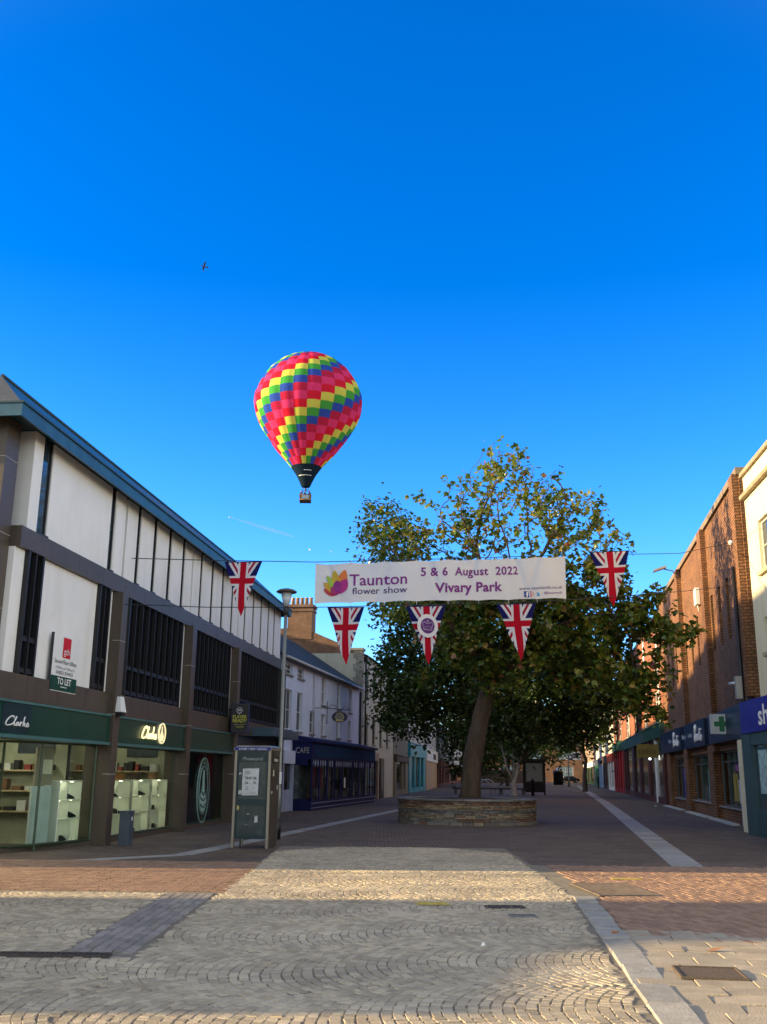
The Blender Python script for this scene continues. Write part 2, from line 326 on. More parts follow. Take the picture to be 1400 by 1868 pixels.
fans('cobbled_road', lambda x, y: (6 < y < 24.1 and -2.2 < x < kerb_x(y)-.05) and not (y > 22.6 and abs(x-.3) > 2.5-(y-22.6)*.9), (-2.4, 3), (6, 24.2), SETT)
fans('cobbled_side', lambda x, y: (6 < y < 9.75 and -7 < x <= -2.2) or (10.02 < y < 14.75 and -7.6 < x < -2.95), (-8, -2), (6, 14.8), SETT, off=.31)
bond('dark_sett_strip', lambda x, y: 10.0 < y < 14.8 and -2.9 < x < -2.26, (-3, -2.2), (10, 14.8), .105, .2, DARKSETT)
bond('brick_pavement_side', lambda x, y: 14.9 < y < 19.8 and -7.9 < x < -2.27, (-8, -2), (12, 22.6), .105, .21, CLAY, along='x')
bond('brick_pavement', lambda x, y: y < 19.8 and y > 11.45-(x-2.8)*.5 and kerb_x(y)+.33 < x < 8.5, (2.6, 8.6), (7, 20), .105, .21, CLAY, skew=.1)
bond('slab_pavement', lambda x, y: 6 < y < 11.9-(x-2.8)*.5 and kerb_x(y)+.1 < x < 8.4, (2, 8.4), (5, 11.6), .33, .47, SLAB, along='x', h=.016, jit=.002, gap=.007, skew=-.12)
kc, ka = [], []
for i in range(12):
    y = 6.2+i*.75; kc.append((kerb_x(y)+.16, y)); ka.append(-math.atan(.1036))
stones('stone_kerb', kc, np.array(ka), np.full(12, .29), np.full(12, .735), .026, KERBM, jit=.004)
def ribbon(name, pts, wd, m, z=.004, seglen=None):
    mb = MB()
    for (a, b) in zip(pts[:-1], pts[1:]):
        a, b = np.array(a), np.array(b); d = (b-a)/np.linalg.norm(b-a); nn = np.array([-d[1], d[0]])*wd/2; L = np.linalg.norm(b-a); k = max(1, int(L/(seglen or L))); 
        for i in range(k):
            p, q = a+d*(L*i/k), a+d*(L*(i+1)/k-.01); mb.quad((*(p-nn), z), (*(p+nn), z), (*(q+nn), z), (*(q-nn), z))
    return struct(name, mb, m)
BAND = M('grey_stone_band', (.27, .27, .265), .75, .15, 4, island=.16, bump=.2, bscale=40)
ribbon('paving_band', [(5.62, 18.9), (13.9, 64.4), (31.4, 165), (33, 200), (31, 232)], .6, BAND, seglen=.8)
ribbon('paving_band', [(-7.4, 18.2), (-4.0, 21.35), (-3.45, 24.1), (.95, 48.8)], .42, BAND, seglen=.8)
# covers and drains let into the paving
IRON = M('rusty_cast_iron', (.07, .055, .045), .6, .35, 20, metal=.3, bump=.3, bscale=80)
def grate(name, label, x, y, wx, wy, rz, bars, m=IRON, z=.016, cat='drain cover'):
    t = thing(name, label, cat, (x, y, 0), rz)
    mb = MB(); mb.box(-wx/2, wx/2, -wy/2, -wy/2+.02, z-.012, z+.008).box(-wx/2, wx/2, wy/2-.02, wy/2, z-.012, z+.008).box(-wx/2, -wx/2+.02, -wy/2+.02, wy/2-.02, z-.012, z+.008).box(wx/2-.02, wx/2, -wy/2+.02, wy/2-.02, z-.012, z+.008); mb.build('frame', m, t)
    mb = MB(); mb.box(-wx/2+.02, wx/2-.02, -wy/2+.02, wy/2-.02, z-.012, z-.002)
    for i in range(bars): xx = -wx/2+.02+(wx-.04)*(i+.5)/bars; mb.box(xx-.008, xx+.008, -wy/2+.025, wy/2-.025, z-.002, z+.006)
    mb.build('plate', m, t); return t
grate('drain_cover', 'narrow rusty iron cover in the cobbles, the longer and farther of the two drains', 1.6, 13.62, .5, .24, .05, 4)
grate('drain_cover', 'small ribbed iron drain grate in the cobbles, nearer of the two drains', 1.72, 12.8, .32, .26, .05, 12, M('pale_iron', (.2, .19, .17), .6, .3, metal=.3))
grate('inspection_cover', 'large rectangular metal inspection cover sunk in the brick paving at right', 3.45, 15.72, .88, 1.6, .08, 26, M('worn_grey_steel', (.17, .14, .115), .55, .4, 8, metal=.4, bump=.3, bscale=50), z=.028, cat='inspection cover')
grate('access_cover', 'dark brown square access cover among the pale slabs at lower right', 2.82, 9.25,   .55, .52, -.12, 0, M('brown_tar_cover', (.1, .075, .055), .8, .3, 30, bump=.6, bscale=120), z=.034, cat='access cover')
grate('channel_drain', 'long dark slotted channel drain along the edge of the cobbles at left', -4.75, 9.88, 4.6, .18, 0, 90, cat='channel drain')
YEL = M('worn_yellow_paint', (.5, .38, .07), .8, .4, 18)
def mark(name, x, y, n, m, ln=.5):
    mb = MB()
    for i in range(n):
        yy = y+i*.055; mb.box(x-ln/2+random.uniform(0, .08), x+ln/2-random.uniform(0, .1), yy, yy+.035, .024, .0275)
    return struct(name, mb, m)
mark('yellow_marking', .69, 13.7, 5, YEL); mark('yellow_marking', 4.02, 17.2, 4, YEL, .6); mark('green_marking', 3.42, 15.2, 3, M('lime_paint', (.35, .5, .04), .7, .3), .3)
# leaf and scraps of litter
lf = MB(); lf.add([(0, 0, .006), (.05, .03, .015), (.1, .005, .02), (.05, -.035, .012), (.13, .01, .03)], [(0, 3, 2, 1), (2, 4, 1)])
o = lf.build('fallen_leaf', M('dry_brown_leaf', (.3, .13, .05), .8)); o.location = (3.15, 10.4, .02); o.scale = (1.5, 1.5, 1.5); tag(o, 'dry orange brown leaf lying on the pale slabs', 'leaf')
for (x, y, lab) in ((1.02, 10.55, 'small white scrap of paper on the sunlit cobbles'), (15.3, 58.0, 'white paper wrapper lying on the right pavement beyond the stone band')):
    mb = MB(); s_ = .022 if y < 20 else .09; mb.add([(-s_, -s_*.6, 0), (s_, -s_*.5, .01), (s_*.8, s_*.7, .025), (-s_*.7, s_*.6, .008), (0, 0, .04)], [(0, 1, 4), (1, 2, 4), (2, 3, 4), (3, 0, 4)])
    o = mb.build('paper_scrap', LETTER); o.location = (x, y, .024); tag(o, lab, 'litter')
o = MB().add([(0, 0, 0), (.09, .03, .01), (.1, .06, .02), (.02, .05, .03)], [(0, 1, 2, 3)]).build('fallen_leaf', bpy.data.materials['dry_brown_leaf']); o.location = (2.45, 11.35, .03); tag(o, 'small dark curled leaf on the kerb beside the sunlit cobbles', 'leaf')

# ================================================================ LEFT: MODERN SHOP AND OFFICE BLOCK
LO = np.array([-5.1312, 35.012, 0]); LD = np.array([.115787, .993274, 0]); LP = Plane(LO, LD); LRZ = math.atan2(LD[1], LD[0])
def Lw(u, y, z): q = LO+LD*u+np.array([-LD[1], LD[0], 0])*y; return (q[0], q[1], z)
B = thing('office_building', 'modern two storey block with white panels, dark granite bands and green shop fronts', 'building', LO, LRZ)
U0, U1 = -16.95, 7.2
mb = MB(); mb.box(U0+.1, U1, .36, 13, 2.9, 8.19); mb.box(U0+.1, -16.5, 2.6, 13, 0, 2.9); mb.box(-11.3, -11.15, .8, 6, 0, 2.9); mb.box(-5.7, -5.4, .3, 13, 0, 2.9); mb.box(-.4, U1, .5, 13, 0, 2.9); mb.box(-16.3, -5.7, 6, 13, 0, 2.9)
mb.build('wall', CHARCOAL, B)
# roof: deep teal fascia, low mansard with hipped end, flat top
rf = MB(); e0, e1, f0 = -17.46, U1+.3, -.4
rf.box(e0, e1, f0, f0+.05, 8.02, 8.27).box(e0, e0+.05, f0+.05, 13.3, 8.02, 8.27).box(e1-.05, e1, f0+.05, 13.3, 8.02, 8.27).box(e0+.05, e1-.05, f0+.05, 13.3, 8.2, 8.26, 1)
rf.box(e0-.02, e1+.02, f0-.03, 13.3, 8.272, 8.31, 1)
a = [(e0+.05, f0+.06, 8.312), (e1-.05, f0+.06, 8.312), (e1-.05, 13, 8.312), (e0+.05, 13, 8.312)]; b_ = [(e0+1.7, 1.0, 9.53), (e1-1.1, 1.0, 9.53), (e1-1.1, 12, 9.53), (e0+1.7, 12, 9.53)]
rf.add(a+b_, [(4, 5, 6, 7), (0, 1, 5, 4)], 0); rf.add(a+b_, [(1, 2, 6, 5), (2, 3, 7, 6), (3, 0, 4, 7)], 2)
rf.tube([(e0+1.7, 1.0, 9.55), (e1-1.1, 1.0, 9.55)], .045, 6, 1); rf.build('roof', [TEAL, M('dark_teal_capping', (.012, .045, .06), .5), SLATE], B)
for zz in (5.77, 2.89):
    st = MB(); h = .4 if zz > 5 else .5; u = -16.43 if zz > 5 else U0
    while u < U1: st.box(u+.004, min(u+1.38, U1)-.004, -.12, .36, zz, zz+h); u += 1.38
    st.build('stone_band', GRANITE, B)
st = MB(); st.box(U0, -16.44, .1, 1.2, 3.4, 8.19); st.box(U0, -16.5, .1, 1.2, 0, 2.88); st.box(U0, U0+.09, 1.2, 13, 0, 8.19); st.build('end_wall', GRANITE, B)
for zz in (3.1, 4.55, 5.95, 7.4): MB().box(U0-.004, -16.436, .096, 1.3, zz, zz+.012).build('stone_joint', JOINT, B)
for u in (-11.4, -5.74, -.41):
    c = MB(); c.box(u, u+.36, -.28, .36, 0, 5.765); o = c.build('column', GRANITE, B, .008)
    for zz in (1.55, 2.895, 4.6): MB().box(u-.002, u+.362, -.283, -.1, zz, zz+.014).build('column_joint', JOINT, o)
# upper storey: proud white panels with slot windows between them
pan = [(-16.1, -15.69), (-15.24, -11.98)]
wins = [(-15.69, -15.24), (-11.98, -11.69)]; pan.append((-11.69, -11.04))
for s0 in (-11.0, -5.45, .1):
    k = [(.1, .82), (1.07, 2.05), (2.32, 3.3), (3.57, 4.55), (4.82, 5.5)]
    if s0 > 0: k = [(.1, .82), (1.07, 2.05), (2.32, 3.3), (3.57, 4.55), (4.82, 5.6), (5.85, 7.0)]
    pan += [(s0+a, s0+b) for a, b in k]; wins += [(s0+a[1], s0+b[0]) for a, b in zip(k[:-1], k[1:])]
for a, b in pan:
    mb = MB(); mb.box(a, b, -.05, .36, 6.18, 8.19); mb.build('wall_panel', WHITE_PANEL, B, .012)
for a, b in wins:
    o = window(B, a, b, 6.2, 8.19, DARK_METAL, SKY_GLASS, 1, 2 if b-a < .4 else 1, y=-.015, fw=.05, rev=.2)
    MB().box(a+.002, b-.002, -.1, -.02, 6.182, 6.215).build('sill', DARK_METAL, o)
# lower storey: white panels and hanging dark bay windows
for a, b in ((-16.43, -16.0), (-15.3, -12.36), (-11.72, -11.41), (-11.03, -10.46), (-6.12, -5.75), (-5.37, -4.85), (-.8, -.42), (-.04, .5), (6.75, 7.1)):
    MB().box(a, b, -.02, .36, 3.392, 5.765).build('wall_panel', WHITE_PANEL, B, .01)
def hanging_window(a, b, n):
    pf = [(.34, 3.2), (-.06, 3.22), (-.11, 3.32), (-.11, 5.765), (.34, 5.765)]
    o = MB().prism_x(pf, a, a+.07).prism_x(pf, b-.07, b).box(a+.07, b-.07, -.09, .3, 3.23, 3.34).build('window', DARK_METAL, B)
    BARM = M('dull_window_bar', (.012, .012, .014), .6, .2); gaps = np.linspace(a, b, n+1)
    for x in gaps[1:-1]: MB().box(x-.022, x+.022, -.105, -.02, 3.342, 5.764).build('mullion', BARM, o)
    for zz in (3.42, 4.02):
        for x0, x1 in zip(gaps[:-1], gaps[1:]): MB().prism_x([(-.02, zz), (-.09, zz+.01), (-.075, zz+.1), (-.02, zz+.13)], max(x0+.024, a+.071), min(x1-.024, b-.071)).build('louvre', BARM, o)
    MB().quad((a+.07, -.02, 3.34), (b-.07, -.02, 3.34), (b-.07, -.02, 5.76), (a+.07, -.02, 5.76)).build('pane', M('black_office_glass', (.006, .007, .009), .2, .1, spec=.12), o)
hanging_window(-16.0, -15.3, 2); hanging_window(-12.36, -11.73, 2); hanging_window(-10.45, -6.13, 9); hanging_window(-4.84, -.81, 9); hanging_window(.52, 6.74, 13)
# shop fascias
for a, b in ((-16.9, -11.42), (-11.02, -5.76), (-5.36, -.43)):
    mb = MB(); mb.box(a, b, -.2, .34, 2.27, 2.88, 0); mb.box(a-.0, b, -.24, .34, 2.2, 2.265, 1); mb.box(a, b, -.23, -.2, 2.84, 2.885, 1); mb.build('fascia', [SHOP_GREEN, SHOP_TRIM], B)
MB().box(-16.62, -15.45, -.212, -.2, 2.3, 2.83).build('fascia_panel', M('deep_teal_panel', (.006, .03, .04), .35), B)
def strokes(parent, lines, x0, x1, z0, z1, r, m, y, name='lettering', bx=3.05, n=6):
    mb = MB()
    for ln in lines:
        P = []
        for (p, q) in zip(ln[:-1], ln[1:]):
            for t in (0, .5): P.append((p[0]+(q[0]-p[0])*t, p[1]+(q[1]-p[1])*t))
        P.append(ln[-1])
        for _ in range(2): P = [P[0]]+[((P[i-1][0]+2*P[i][0]+P[i+1][0])/4, (P[i-1][1]+2*P[i][1]+P[i+1][1])/4) for i in range(1, len(P)-1)]+[P[-1]]
        mb.tube([(x0+(x1-x0)*p[0]/bx, y, z0+(z1-z0)*p[1]) for p in P], r, n)
    return mb.build(name, m, parent)
SCRIPT = [[(.95, .78), (1.02, .95), (.8, 1.0), (.4, .8), (.1, .4), (0, .12), (.12, 0), (.4, .02), (.85, .1), (1.1, .35), (1.38, .95), (1.3, 1.02), (1.15, .6), (1.05, .12), (1.12, 0), (1.25, .08)],
          [(1.66, .34), (1.52, .42), (1.34, .25), (1.3, .05), (1.42, .0), (1.58, .15), (1.68, .4), (1.64, .1), (1.7, .02), (1.8, .12), (1.88, .3), (1.93, .46)], [(1.93, .46), (1.89, .22), (1.86, .0)], [(1.88, .22), (1.97, .4), (2.08, .42), (2.14, .34)],
          [(2.42, 1.0), (2.3, .5), (2.22, .0)], [(2.27, .22), (2.5, .42), (2.52, .3), (2.34, .22), (2.5, .02), (2.62, .04), (2.8, .3), (2.88, .46), (2.9, .3), (3.03, .14), (2.92, 0), (2.72, .04)]]
strokes(B, SCRIPT, -16.5, -15.55, 2.42, 2.6, .014, LETTER, -.225)
GLOW = M('glowing_sign_letters', (.9, .85, .5), .5, .02, emit=(1, .82, .36, .45))
strokes(B, SCRIPT, -9.35, -8.25, 2.43, 2.74, .022, GLOW, -.24)
mb = MB()
def ring_xz(mb, cx, cz, rx, rz_, wd, y0, y1, n=28, m=0):
    P = [(math.cos(2*math.pi*i/n), math.sin(2*math.pi*i/n)) for i in range(n)]
    o = [(cx+c*rx, y0, cz+s*rz_) for c, s in P]; i_ = [(cx+c*(rx-wd), y0, cz+s*(rz_-wd)) for c, s in P]; ob = [(x, y1, z) for x, _, z in o]
    mb.add(o+i_+ob, [(i, (i+1) % n, n+(i+1) % n, n+i) for i in range(n)]+[(2*n+i, 2*n+(i+1) % n, (i+1) % n, i) for i in range(n)], m)
def disc_xz(mb, cx, cz, rx, rz_, y, n=28, m=0): mb.add([(cx+rx*math.cos(2*math.pi*i/n), y, cz+rz_*math.sin(2*math.pi*i/n)) for i in range(n)], [tuple(range(n))], m)
ring_xz(mb, -7.78, 2.6, .27, .27, .035, -.245, -.2, m=1); disc_xz(mb, -7.78, 2.6, .24, .24, -.215, m=0)
mb.prism_y([(-7.8, 2.78), (-7.82, 2.66), (-7.93, 2.52), (-7.86, 2.4), (-7.7, 2.4), (-7.63, 2.52), (-7.74, 2.66), (-7.76, 2.78)], -.23, -.217, 1); mb.build('emblem', [BLACK, M('glowing_ring', (.8, .75, .5), .5, emit=(1, .85, .45, .25))], B)
# glazed shop fronts
def pane_line(parent, pts, z0, z1, fr, name='shop_window', bars=True):
    """glazing that follows a line of floor points"""
    f = MB(); p_ = MB()
    for a, b in zip(pts[:-1], pts[1:]):
        p_.quad((a[0], a[1], z0), (b[0], b[1], z0), (b[0], b[1], z1), (a[0], a[1], z1))
        f.tube([(a[0], a[1], z0), (b[0], b[1], z0)], .035, 4, smooth=False); f.tube([(a[0], a[1], z1), (b[0], b[1], z1)], .03, 4, smooth=False)
    for a in pts: f.tube([(a[0], a[1], 0), (a[0], a[1], z1)], .03, 4, smooth=False)
    o = f.build(name, fr, parent); p_.build('pane', CLEAR, o); return o
FR = M('bronze_green_frame', (.05, .075, .045), .4, .2, metal=.3)
pane_line(B, [(-14.1, .95), (-13.3, .5), (-11.42, .08)], .12, 2.2, FR)
MB().hexa([(-14.1, .9, 0), (-11.42, .03, 0), (-11.42, .15, 0), (-14.1, 1.05, 0)], [(-14.1, .9, .1), (-11.42, .03, .1), (-11.42, .15, .1), (-14.1, 1.05, .1)]).build('plinth', GRANITE, B)
pane_line(B, [(-16.1, 1.55), (-14.1, .95)], .05, 2.2, FR, 'entrance_glazing')
dr = MB(); dr.box(-16.5, -15.55, 1.44, 1.5, .02, .3, 0).box(-16.5, -16.38, 1.44, 1.5, .3, 2.1).box(-15.67, -15.55, 1.44, 1.5, .3, 2.1).box(-16.38, -15.67, 1.44, 1.5, 1.98, 2.1); o = dr.build('door', M('brass_green_door', (.12, .13, .05), .35, .2, metal=.4), B); MB().box(-16.38, -15.67, 1.46, 1.48, .3, 1.98).build('pane', CLEAR, o); MB().tube([(-15.72, 1.4, .9), (-15.72, 1.4, 1.6)], .018, 6).build('handle', STEEL, o)
pane_line(B, [(-11.02, .08), (-5.76, .08)], .12, 2.2, FR); MB().box(-11.02, -5.76, .0, .3, 0, .1).build('plinth', GRANITE, B)
o = pane_line(B, [(-5.36, .08), (-2.6, .08), (-.43, .08)], .12, 2.2, FR); MB().box(-5.36, -.43, .0, .3, 0, .1).build('plinth', GRANITE, B)
MB().box(-5.36, -.43, .3, .34, .1, 2.25).build('window_film', M('dark_window_film', (.006, .02, .022), .3, .2), B)
# window emblem on the dark glass: oval with a tower and lettering
em = MB(); cx, cz = -2.75, 1.08; PALE = M('pale_green_vinyl', (.3, .48, .44), .6)
ring_xz(em, cx, cz, .66, .98, .035, .03, .06); ring_xz(em, cx, cz, .46, .72, .02, .03, .06)
em.prism_y([(cx-.06, cz+.6), (cx-.1, cz+.02), (cx-.34, cz-.25), (cx-.3, cz-.4), (cx-.18, cz-.6), (cx, cz-.66), (cx+.18, cz-.6), (cx+.3, cz-.4), (cx+.34, cz-.25), (cx+.1, cz+.02), (cx+.06, cz+.6)], .035, .06)
em.build('window_emblem', PALE, B)
gr = MB()
for zz, hw in ((-.05, .17), (-.22, .3), (-.42, .27)): gr.tube([(cx-hw, .03, cz+zz), (cx, .025, cz+zz-.11), (cx+hw, .03, cz+zz)], .016, 5)
gr.build('window_emblem', M('dark_line', (.006, .02, .022), .4), B)
def arc_text(parent, string, cx, cz, rx, rz_, a0, a1, h, m, y):
    n = len(string)
    for i, ch in enumerate(string):
        if ch == ' ': continue
        a = R(a0+(a1-a0)*(i+.5)/n); x, z = cx+rx*math.cos(a), cz+rz_*math.sin(a); t = math.atan2(rz_*math.cos(a)*(1 if a1 > a0 else -1), -rx*math.sin(a)*(1 if a1 > a0 else -1))
        me = text_mesh(ch, .01)
        for v in me.vertices:
            lx, lz = (v.co.x-.3)*h/.72, v.co.y*h/.72-h/2; v.co = (x+lx*math.cos(t)-lz*math.sin(t), y, z+lx*math.sin(t)+lz*math.cos(t))
        me.materials.clear(); me.materials.append(m); o = bpy.data.objects.new('lettering', me); COL.objects.link(o); o.parent = parent
arc_text(B, 'ORIGINAL', cx, cz, .56, .85, 155, 25, .17, PALE, .04)
# shop interior
MB().box(-16.3, -11.36, 5.9, 5.98, 0, 2.88).box(-11.09, -5.72, 3.4, 3.46, 0, 2.88).build('shop_wall', M('shop_back_wall', (.42, .42, .32), .7, .3, .8), B)
MB().box(-5.76, -5.725, .34, 3.4, .0, 2.8).build('shop_wall', M('pale_olive_wall', (.3, .3, .21), .7, .35, .9), B); MB().box(-11.33, -11.302, .8, 5.9, 0, 2.8).build('shop_wall', M('pale_olive_wall', (.45, .45, .32)), B)
MB().box(-16.3, -5.72, .35, 6, 2.8, 2.86).build('shop_ceiling', M('shop_ceiling_paint', (.3, .3, .27), .7), B)
lt = MB()
for x, y in ((-15.6, .9), (-14.9, 1.3), (-14, 2.4), (-12.6, 2.0), (-9.8, 1.6), (-7.2, 1.6)): lt.box(x-.12, x+.12, y-.12, y+.12, 2.76, 2.79)
lt.build('ceiling_light', M('lit_ceiling_light', (1, 1, .9), .5, emit=(1, .93, .7, 30)), B)
def shelf_unit(u, y, wd, label):
    t = thing('display_shelf', label, 'display shelf', Lw(u, y, .11), LRZ, 'white display shelves in the shoe shop windows')
    MB().box(0, wd, .32, .35, 0, 1.3).box(0, .02, 0, .32, 0, 1.3).box(wd-.02, wd, 0, .32, 0, 1.3).build('cabinet', CREAM_LIT, t)
    for z in (.0, .48, .88, 1.28): MB().box(.02, wd-.02, 0, .32, z, z+.02).build('shelf', CREAM_LIT, t)
    MB().box(wd*.45, wd*.45+.015, .02, .32, .5, .88).box(wd*.6, wd*.6+.015, .02, .32, .02, .48).box(wd*.35, wd*.35+.015, .02, .32, .9, 1.28).build('divider', CREAM_LIT, t)
    sp = MB()
    for i, z in enumerate((.475, .875, 1.275)):
        for x in (wd*.25, wd*.75): sp.box(x-.03, x+.03, .12, .17, z-.006, z-.001)
    sp.build('spotlight', M('lit_spot', (1, 1, .9), .5, emit=(1, .93, .68, 9)), t); return t
SHOE = MB(); SHOE.add([(0, -.045, 0), (.27, -.045, 0), (.28, .045, 0), (0, .045, 0), (0, -.035, .12), (.09, -.03, .1), (.2, -.04, .06), (.27, -.035, .035), (.27, .035, .035), (.2, .04, .06), (.09, .03, .1), (0, .035, .12)],
    [(0, 3, 2, 1), (0, 1, 7, 6, 5, 4), (3, 11, 10, 9, 8, 2), (1, 2, 8, 7), (0, 4, 11, 3), (4, 5, 10, 11), (5, 6, 9, 10), (6, 7, 8, 9)])
shoe0 = SHOE.build('shoe', BLACK); shoe_n = 0
def shoe(u, y, z, label, m=None):
    global shoe_n
    o = shoe0 if shoe_n == 0 else shoe0.copy()
    if shoe_n: COL.objects.link(o)
    shoe_n += 1; o.location = Lw(u, y, z); o.rotation_euler = (0, 0, LRZ+random.uniform(-.4, .4)); tag(o, label, 'shoe', 'black shoes on the lit white shelves')
shelf_unit(-12.62, .34, 1.25, 'white lit shelf unit in the angled window beside the shop entrance')
for i, u in enumerate((-9.98, -8.52, -7.06)): shelf_unit(u, .2, 1.28, ['white lit shelf unit next to the granite column in the wide shop window', 'middle white lit shelf unit of the three in the wide shop window', 'white lit shelf unit at the far end of the wide shop window'][i])
for (u, y, z, lab) in ((-12.1, .42, 1.01, 'black shoe on the top shelf beside the entrance'), (-11.9, .42, .61, 'black shoe on the middle shelf beside the entrance'), (-12.2, .42, .13, 'black shoe on the bottom shelf beside the entrance'), (-9.85, .3, 1.01, 'black shoe on the top shelf nearest the granite column'), (-9.5, .3, .61, 'black shoe on the middle shelf nearest the granite column'), (-7.9, .3, 1.01, 'black shoe on the top shelf of the middle unit'), (-8.2, .3, .13, 'black shoe on the bottom shelf of the middle unit'), (-6.6, .3, .61, 'black shoe on the middle shelf of the far unit'), (-6.5, .3, .13, 'black shoe on the bottom shelf of the far unit')): shoe(u, y, z+.01, lab)
for (u, lab, col) in ((-10.5, 'tan shoe box standing on the shelf unit nearest the granite column', (.3, .17, .07)), (-9.75, 'orange brown shoe box right of the tan one near the granite column', (.36, .16, .05)), (-8.6, 'dark brown bag box on top of the middle shelf unit', (.1, .06, .04)), (-7.2, 'brown card box on top of the far shelf unit', (.3, .17, .08))):
    o = MB().box(0, .3, 0, .18, 0, .12).add([(-.01, -.01, .12), (.31, -.01, .12), (.31, .19, .12), (-.01, .19, .12), (-.01, -.01, .155), (.31, -.01, .155), (.31, .19, .155), (-.01, .19, .155)], [(4, 5, 6, 7), (0, 1, 5, 4), (1, 2, 6, 5), (2, 3, 7, 6), (3, 0, 4, 7)]).build('shoe_box', M('card_%d' % int(col[0]*100+col[2]*1000), col, .8)); o.location = Lw(u+.5, .27, 1.412); o.rotation_euler = (0, 0, LRZ); tag(o, lab, 'box')
t = thing('display_table', 'pale wooden display table with stacked shoes inside the shop entrance', 'table', Lw(-15.9, 3.0, 0), LRZ); MB().box(0, 1.6, 0, .7, .78, .83).build('tabletop', M('pale_wood', (.45, .36, .2), .5, stretch=(1, 8, 1)), t)
for x in (.05, 1.5):
    for y in (.05, .6): MB().box(x, x+.06, y, y+.06, 0, .78).build('leg', M('pale_wood', (.45, .36, .2)), t)
MB().box(.1, 1.5, .08, .62, .3, .34).build('shelf', M('pale_wood', (.45, .36, .2)), t)
t = thing('advertising_panel', 'white back-lit panel with a shoe poster standing behind the angled shop window', 'display panel', Lw(-13.25, .66, .1), LRZ-.25); MB().box(0, .6, 0, .06, .0, 1.2).build('panel', M('pale_blue_panel', (.6, .68, .66), .4), t); MB().box(.05, .6, 0, .05, 1.22, 2.0).build('poster_frame', M('beige_board', (.3, .27, .2), .6), t); MB().quad((.25, -.01, 1.45), (.55, -.01, 1.45), (.55, -.01, 1.75), (.25, -.01, 1.75)).build('poster', M('cream_poster', (.75, .72, .55), .6), t)
for i, (u, y) in enumerate(((-15.9, 5.4), (-14.0, 5.4), (-12.9, 5.4), (-10.6, 2.9), (-8.9, 2.9), (-7.3, 2.9))):
    t = thing('wall_shelving', ['pale wall shelving with shoes at the back left of the shop, seen through the entrance', 'pale wall shelving with shoes at the back of the shop behind the poster panel', 'pale wall shelving with shoes at the back of the shop behind the angled window', 'pale wall shelving at the back of the wide window nearest the granite column', 'pale wall shelving at the back middle of the wide window', 'pale wall shelving at the back far end of the wide window'][i], 'shelving', Lw(u, y, 0), LRZ, 'wall shelving at the back of the shoe shop')
    MB().box(0, 1.3, .3, .33, 0, 2.1).build('back_panel', M('cream_back_panel', (.5, .48, .36), .7), t)
    for z in (.5, .95, 1.4, 1.85): MB().box(0, 1.3, 0, .3, z, z+.03).build('shelf', M('pale_wood', (.45, .36, .2)), t)
    gd = MB()
    for z in (.53, .98, 1.43):
        x = .05
        while x < 1.1: w_ = random.uniform(.1, .25); gd.box(x, x+w_, .06, .24, z, z+random.uniform(.08, .22), random.randrange(4)); x += w_+random.uniform(.03, .15)
    gd.build('goods', [M('goods_brown', (.16, .08, .04), .7), M('goods_black', (.02, .02, .02), .5), M('goods_white', (.5, .5, .47), .6), M('goods_red', (.25, .04, .03), .6)], t)
for (u, y0, y1) in ((-5.76, .45, 3.2), (-11.33, 1.0, 5.2)):   # shelves and pictures on the partition walls
    for z in (.7, 1.15, 1.6): MB().box(u-.26, u, y0, y1, z, z+.03).build('wall_shelf', M('pale_wood', (.45, .36, .2)), B)
    gd = MB()
    for z in (.73, 1.18, 1.63):
        y = y0+.05
        while y < y1-.3: w_ = random.uniform(.1, .26); gd.box(u-.22, u-.03, y, y+w_, z, z+random.uniform(.07, .26), random.randrange(4)); y += w_+random.uniform(.02, .14)
    gd.build('shelf_goods', [bpy.data.materials['goods_'+c] for c in ('brown', 'black', 'white', 'red')], B)
    MB().box(u-.02, u-.004, y0+.1, y0+1.0, 2.0, 2.55).build('wall_picture', M('dark_wall_picture', (.03, .04, .05), .4, .6, 3), B)
    MB().box(u-.03, u-.004, y1-1.2, y1, .05, .68).build('wall_panel_dark', M('dark_wood_panel', (.06, .035, .02), .5, .3), B)
# far bay: games shop with roller shutter and canopy
MB().box(0, 7.1, -.06, .5, 2.35, 2.88).build('fascia', M('slate_blue_fascia', (.02, .035, .06), .5), B)
cn = MB(); cn.box(2.6, 7.1, -.95, -.06, 2.9, 3.22, 0); cn.build('canopy', M('blue_grey_canopy', (.07, .12, .17), .4, .1), B, .02)
sh = MB()
for i in range(26): z = .05+i*.088; sh.prism_x([(.48, z), (.40, z+.044), (.48, z+.086)][::-1], .4, 6.9)
sh.build('roller_shutter', M('grey_shutter', (.11, .12, .13), .45, .15, metal=.3), B)
MB().box(7.1, 7.3, -.3, .5, 0, 5.76).build('downpipe_casing', CHARCOAL, B)

